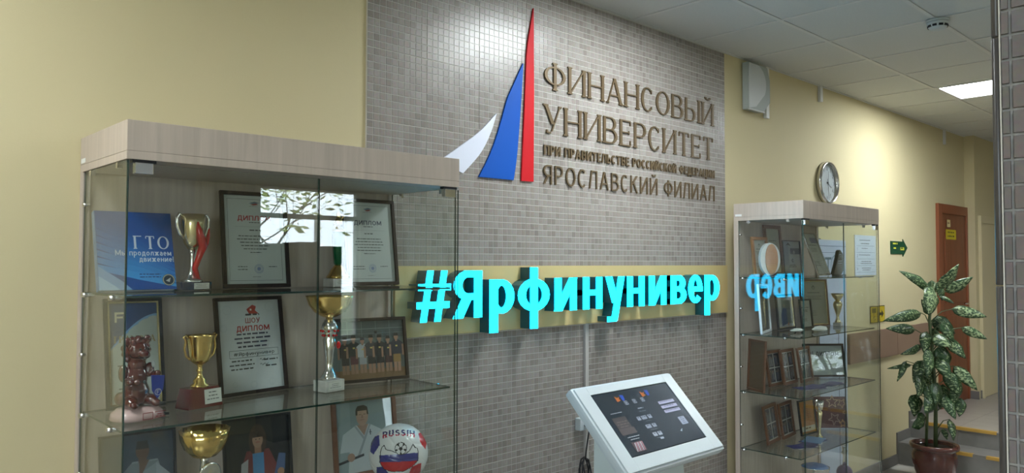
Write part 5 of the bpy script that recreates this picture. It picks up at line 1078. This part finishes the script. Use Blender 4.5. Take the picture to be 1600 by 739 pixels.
# ================================================================ KIOSK
t = thing('touch_kiosk', 'white information kiosk with a tilted touch screen before the tiled wall', 'kiosk', (2.756, -.60, 0))
n = Vector((0, -.704, .711)); dn = Vector((0, -.704, -.711)); TLp = Vector((2.486-2.756, -.5+.60, 1.219))
def slab(mb, x0, x1, s0, s1, d0, d1, ch=0, mi=0):   # x across, s down the slope, d depth under the screen plane
    k = len(mb.v); mb.box(x0, x1, s0, s1, -d1, -d0, mi, ch)
    for i in range(k, len(mb.v)):
        x, s, z = mb.v[i]; P = Vector((TLp.x+x, TLp.y, TLp.z))+dn*s+n*z; mb.v[i] = tuple(P)
    return mb
b = MB(); slab(b, -.085, .625, -.052, .385, .004, .048, .014)
b.build('head', 'plastic_white', t)
b = MB(); slab(b, -.085+.012, .0, -.040, .373, -.003, .006, .002); slab(b, .5425, .613, -.040, .373, -.003, .006, .002); slab(b, .0, .5425, -.040, .0, -.003, .006, .002); slab(b, .0, .5425, .3135, .373, -.003, .006, .002); b.build('bezel', 'plastic_white', t)
b = MB(); slab(b, .001, .5415, .001, .3125, -.0005, .0045); b.build('screen', 'screen_black', t)
p = Paint(); W_, H_ = .5415, .3125
wtx = rgb(120, 126, 134); p.rect(.004, W_-.004, .004, H_-.004, rgb(20, 30, 36))
for cx, cz in ((.155, .272), (.335, .274)): p.poly([(cx-.02, cz-.015), (cx-.02, cz+.015), (cx-.005, cz+.005), (cx+.012, cz+.010), (cx, cz), (cx+.008, cz-.010)], rgb(150, 80, 20)); p.poly([(cx+.016, cz+.018), (cx+.04, cz+.014), (cx+.034, cz-.012), (cx+.018, cz-.014)], rgb(25, 60, 140))
for k in range(3): cx = .185+.058*k; p.rect(cx-.011, cx+.011, .236, .256, wtx); p.rect(cx-.008, cx+.008, .239, .253, rgb(30, 36, 42)); p.disc(cx, .246, .005, wtx)
p.lines(.25, .205, .06, 1, .01, .006, wtx); p.lines(.25, .190, .05, 1, .01, .004, rgb(90, 95, 100))
for z, xs in ((.160, ((.195, .022), (.232, .034), (.272, .024))), (.115, ((.222, .034), (.262, .026))), (.073, ((.228, .026), (.262, .026)))):
    for cx, w_ in xs: p.rect(cx-w_/2, cx+w_/2, z-.009, z+.009, wtx); p.lines(cx, z+.002, w_*.8, 1, .01, .005, rgb(60, 66, 72))
    p.lines(.245, z-.020, .06, 1, .01, .003, rgb(80, 85, 90))
p.lines(.255, .045, .03, 1, .01, .010, wtx)
for k in range(3): p.rect(.388, .505, .205-.024*k, .220-.024*k, rgb(115, 115, 135)); p.lines(.446, .214-.024*k, .10, 1, .01, .004, rgb(60, 60, 75))
p.rect(.445, .492, .085, .125, rgb(100, 108, 122)); p.lines(.47, .118, .03, 4, .009, .004, rgb(60, 66, 80)); p.poly([(.40, .06), (.425, .07), (.41, .055)], rgb(140, 150, 160))
p.rect(.03, .12, .13, .185, rgb(45, 42, 42)); p.rect(.03, .13, .10, .13, rgb(60, 54, 54)); p.lines(.08, .16, .08, 3, .012, .006, rgb(75, 65, 62)); p.lines(.08, .205, .08, 1, .01, .003, wtx); p.lines(.09, .085, .08, 2, .012, .003, wtx)
p.rect(.05, .12, .015, .062, rgb(45, 36, 40)); 
for k in range(6): p.poly([(.055+.01*k, .018), (.060+.01*k, .018), (.075+.009*k, .058), (.068+.009*k, .058)], rgb(110, 75, 85) if k % 2 else rgb(120, 120, 125))
o = p.b.build('screen_print', 'screen_print', None); 
me = o.data
for v in me.vertices:
    x, y, z = v.co; P = TLp+Vector((x, 0, 0))+dn*(H_-z)+n*(.0008-y*.5); v.co = P
o.parent = t
b = MB(); slab(b, .002, .5405, .002, .3115, -.0022, -.0016); b.build('pane', 'screen_glass', t)
b = MB(); x0, x1 = -.16, .19
b.add([(x0, -.12, 0), (x1, -.12, 0), (x1, .19, 0), (x0, .19, 0), (x0, -.05, .93), (x1, -.05, .93), (x1, .17, 1.15), (x0, .17, 1.15)], [(3, 2, 1, 0), (4, 5, 6, 7), (0, 1, 5, 4), (1, 2, 6, 5), (2, 3, 7, 6), (3, 0, 4, 7)])
b.build('pedestal', 'plastic_side', t); MB().box(-.24, .27, -.24, .25, 0, .025, ch=.006).build('foot_plate', 'plastic_side', t)
# socket and leads
t = thing('power_socket', 'white power socket on the tiles behind the kiosk', 'socket', (2.93, -.0112, .93)); MB().box(0, .085, -.038, 0, 0, .062, ch=.006).build('housing', 'plastic_white', t); MB().lathe([(.020, 0), (.020, .004)], 18).rot(Matrix.Translation((.055, -.036, .031)) @ Rx).build('outlet', 'plastic_side', t)
b = MB(); pts = [(2.975, -.05, .955), (2.972, -.075, .945), (2.962, -.08, .93), (2.955, -.075, .88), (2.950, -.07, .83), (2.945, -.07, .79)]
for k in range(34): a = k*.55; pts.append((2.958+.042*math.sin(a)*(.8+.03*(k % 3)), -.055-.012*math.cos(a*1.3), .72+.078*math.cos(a)*(.9+.02*(k % 5))))
pts += [(2.97, -.07, .62), (2.965, -.07, .45), (2.93, -.10, .2), (2.9, -.2, .01)]
b.tube([(2.968, -.048, .958), (2.97, -.072, .955)], .011, 10); b.tube(pts, .0042, 8); o = b.build('power_cable', 'cable_black'); tag(o, 'black power cable with a coiled loop hanging from the socket', 'cable')
b = MB()
for q in range(2): b.tube([(3.10+.04*math.sin(a)+.012*q, -.03-.012*q, .72-.14*math.cos(a)*.8) for a in [math.pi*(.1+k/9) for k in range(10)]], .004, 6)
b.tube([(3.07, -.03, .84), (3.03, -.03, .80), (3.02, -.03, .72), (3.04, -.03, .60), (3.05, -.04, .3), (3.0, -.1, .01)], .004, 6)
o = b.build('grey_cable', 'cable_grey'); tag(o, 'grey looped cable hanging on the tiles beside the black cable', 'cable')
# ================================================================ PLANT
t = thing('potted_plant', 'tall variegated leafy plant in a glazed red-brown pot before the steps', 'plant', (6.90, -.41, 0))
MB().lathe([(.10, 0), (.125, .01), (.150, .08), (.168, .16), (.168, .21), (.155, .245), (.160, .255), (.180, .262), (.186, .280), (.182, .298), (.166, .300), (.160, .285), (.158, .26), (.02, .255)], 40).build('pot', 'pot_glaze', t)
b = MB(); b.lathe([(.001, .268), (.08, .270), (.158, .266)], 24, wob=lambda a, z: 1+.01*math.sin(7*a)); b.build('soil', 'soil', t)
lv = [(-0.043, -0.068, 1.571, -0.026, -0.218, 1.776, 0.09), (0.028, -0.093, 1.549, 0.116, -0.277, 1.672, 0.08), (-0.032, 0.003, 1.569, -0.27, 0.151, 1.723, 0.074), (-0.108, -0.041, 1.593, -0.236, -0.056, 1.365, 0.143), (0.104, -0.116, 1.405, 0.264, -0.333, 1.346, 0.08), (0.139, -0.175, 1.254, 0.223, -0.341, 1.166, 0.064), (-0.103, 0.047, 1.374, -0.397, 0.235, 1.315, 0.08), (-0.093, 0.101, 1.233, -0.307, 0.25, 1.247, 0.074), (-0.086, 0.052, 1.099, -0.277, 0.149, 1.038, 0.058), (0.048, -0.053, 1.51, 0.085, -0.142, 1.454, 0.032), (0.026, 0.001, 1.328, 0.132, -0.133, 1.199, 0.106), (-0.072, -0.023, 1.188, -0.055, -0.16, 1.109, 0.095), (0.063, -0.091, 1.158, 0.113, -0.216, 1.007, 0.095), (-0.102, -0.007, 1.084, -0.213, -0.026, 0.853, 0.085), (0.032, -0.052, 1.104, 0.005, -0.095, 0.89, 0.117), (0.073, -0.132, 0.94, 0.131, -0.29, 0.754, 0.085), (-0.1, 0.05, 0.869, -0.198, 0.049, 0.687, 0.106), (-0.111, 0.093, 0.703, -0.185, 0.085, 0.53, 0.106), (-0.081, 0.033, 0.519, -0.247, 0.08, 0.452, 0.117), (-0.032, -0.043, 0.805, -0.134, -0.063, 0.638, 0.117), (-0.076, -0.022, 0.713, -0.229, -0.012, 0.576, 0.106), (0.169, -0.135, 0.847, 0.094, -0.111, 0.6, 0.095), (0.18, -0.153, 0.669, 0.116, -0.156, 0.525, 0.074), (0.075, -0.096, 0.501, 0.023, -0.142, 0.339, 0.064), (-0.16, 0.152, 0.975, -0.263, 0.187, 0.813, 0.042), (-0.103, 0.132, 0.94, -0.281, 0.255, 0.913, 0.032), (0.078, -0.046, 0.414, 0.048, -0.083, 0.336, 0.042), (-0.008, 0.036, 0.915, -0.019, 0.0, 0.788, 0.095), (0.043, 0.012, 1.642, 0.043, 0.004, 1.503, 0.064), (0.056, -0.033, 1.632, 0.059, -0.064, 1.473, 0.064), (0.118, -0.034, 0.777, 0.091, -0.024, 0.567, 0.106), (0.02, 0.014, 1.365, -0.069, 0.056, 1.484, 0.074)]
lv += [(.05, .02, 1.24, .12, -.02, 1.08, .09), (-.05, -.05, 1.02, -.10, -.16, .84, .09), (.08, .0, 1.02, .17, -.06, .84, .09), (-.04, .03, 1.22, -.14, .02, 1.05, .085), (.02, -.09, .90, .05, -.18, .70, .09), (-.06, .06, .98, -.15, .10, .80, .085), (.10, -.05, .72, .16, -.12, .56, .08), (-.02, -.08, .70, -.05, -.18, .53, .09), (.06, .05, .90, .13, .08, .73, .08), (.0, -.07, 1.30, .05, -.15, 1.14, .09), (-.09, .02, .80, -.16, -.04, .64, .085)]
trunk1 = [(.03, 0, .26), (.027, -.006, .57), (.013, -.005, .838), (-.008, .004, 1.076), (-.029, .013, 1.315), (-.02, -.006, 1.53), (.0, -.03, 1.62)]; trunk2 = [(-.024, .055, .26), (-.023, .041, .57), (.0, .02, .80), (.02, .02, 1.0), (.03, -.01, 1.2)]
MB().tube(trunk1, [.017, .015, .014, .013, .011, .009, .006], 10).build('stem', 'stem_green', t); MB().tube(trunk2, [.012, .011, .010, .009, .006], 10).build('stem', 'stem_green', t)
vd = Vector((-fw.x, -fw.y, 0)).normalized(); rnd = random.Random(4)
for i, (ax, ay, az, bx, by, bz, w_) in enumerate(lv):
    A, B = Vector((ax, ay, az)), Vector((bx, by, bz)); d = B-A; L_ = d.length; dd = d.normalized(); s = dd.cross(vd).normalized(); nn = s.cross(dd).normalized()
    tw = rnd.uniform(-.35, .35); s, nn = s*math.cos(tw)+nn*math.sin(tw), nn*math.cos(tw)-s*math.sin(tw); b = MB(); N, M = 10, 6; vs = []; fs = []; cols = []
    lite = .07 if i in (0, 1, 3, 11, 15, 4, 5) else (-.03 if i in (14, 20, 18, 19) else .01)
    for j in range(N+1):
        u = j/N; hw = w_*.66*(math.sin(math.pi*min(1, u**.75))**.8)*(1-.25*u)+.0012; ctr = A+d*u+nn*(.10*L_*math.sin(math.pi*u)-.03*L_*u)
        for k in range(M+1):
            q = (k/M-.5)*2; wv = .10*hw*math.sin(u*14+k+i)*abs(q); vs.append(ctr+s*hw*q+nn*(-abs(q)**1.3*hw*.30+wv))
    for j in range(N):
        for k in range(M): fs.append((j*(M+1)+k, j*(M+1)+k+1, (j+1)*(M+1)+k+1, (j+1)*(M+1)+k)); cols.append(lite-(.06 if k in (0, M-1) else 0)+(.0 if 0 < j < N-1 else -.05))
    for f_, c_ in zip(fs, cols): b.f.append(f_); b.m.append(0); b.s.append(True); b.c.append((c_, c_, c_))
    b.v = [tuple(v) for v in vs]
    lo = b.build('leaf', 'variegated_leaf', t); sd = lo.modifiers.new('thickness', 'SOLIDIFY'); sd.thickness = .0012
    # petiole back to the nearest trunk
    tr = trunk1 if (i % 3 or az > 1.2) else trunk2; z0 = max(.27, min(az-.10-.05*rnd.random(), tr[-1][2])); P0 = None
    for q0, q1 in zip(tr, tr[1:]):
        if q0[2] <= z0 <= q1[2]: P0 = Vector(q0).lerp(Vector(q1), (z0-q0[2])/(q1[2]-q0[2]))
    P0 = P0 or Vector(tr[-1]); mid = P0.lerp(A, .55)+Vector((0, 0, .03)); MB().tube([P0, mid, A, A+d*.25+nn*.07*L_, A+d*.6+nn*.075*L_], [.0045, .004, .0035, .002, .001], 6).build('petiole', 'stem_green', t)
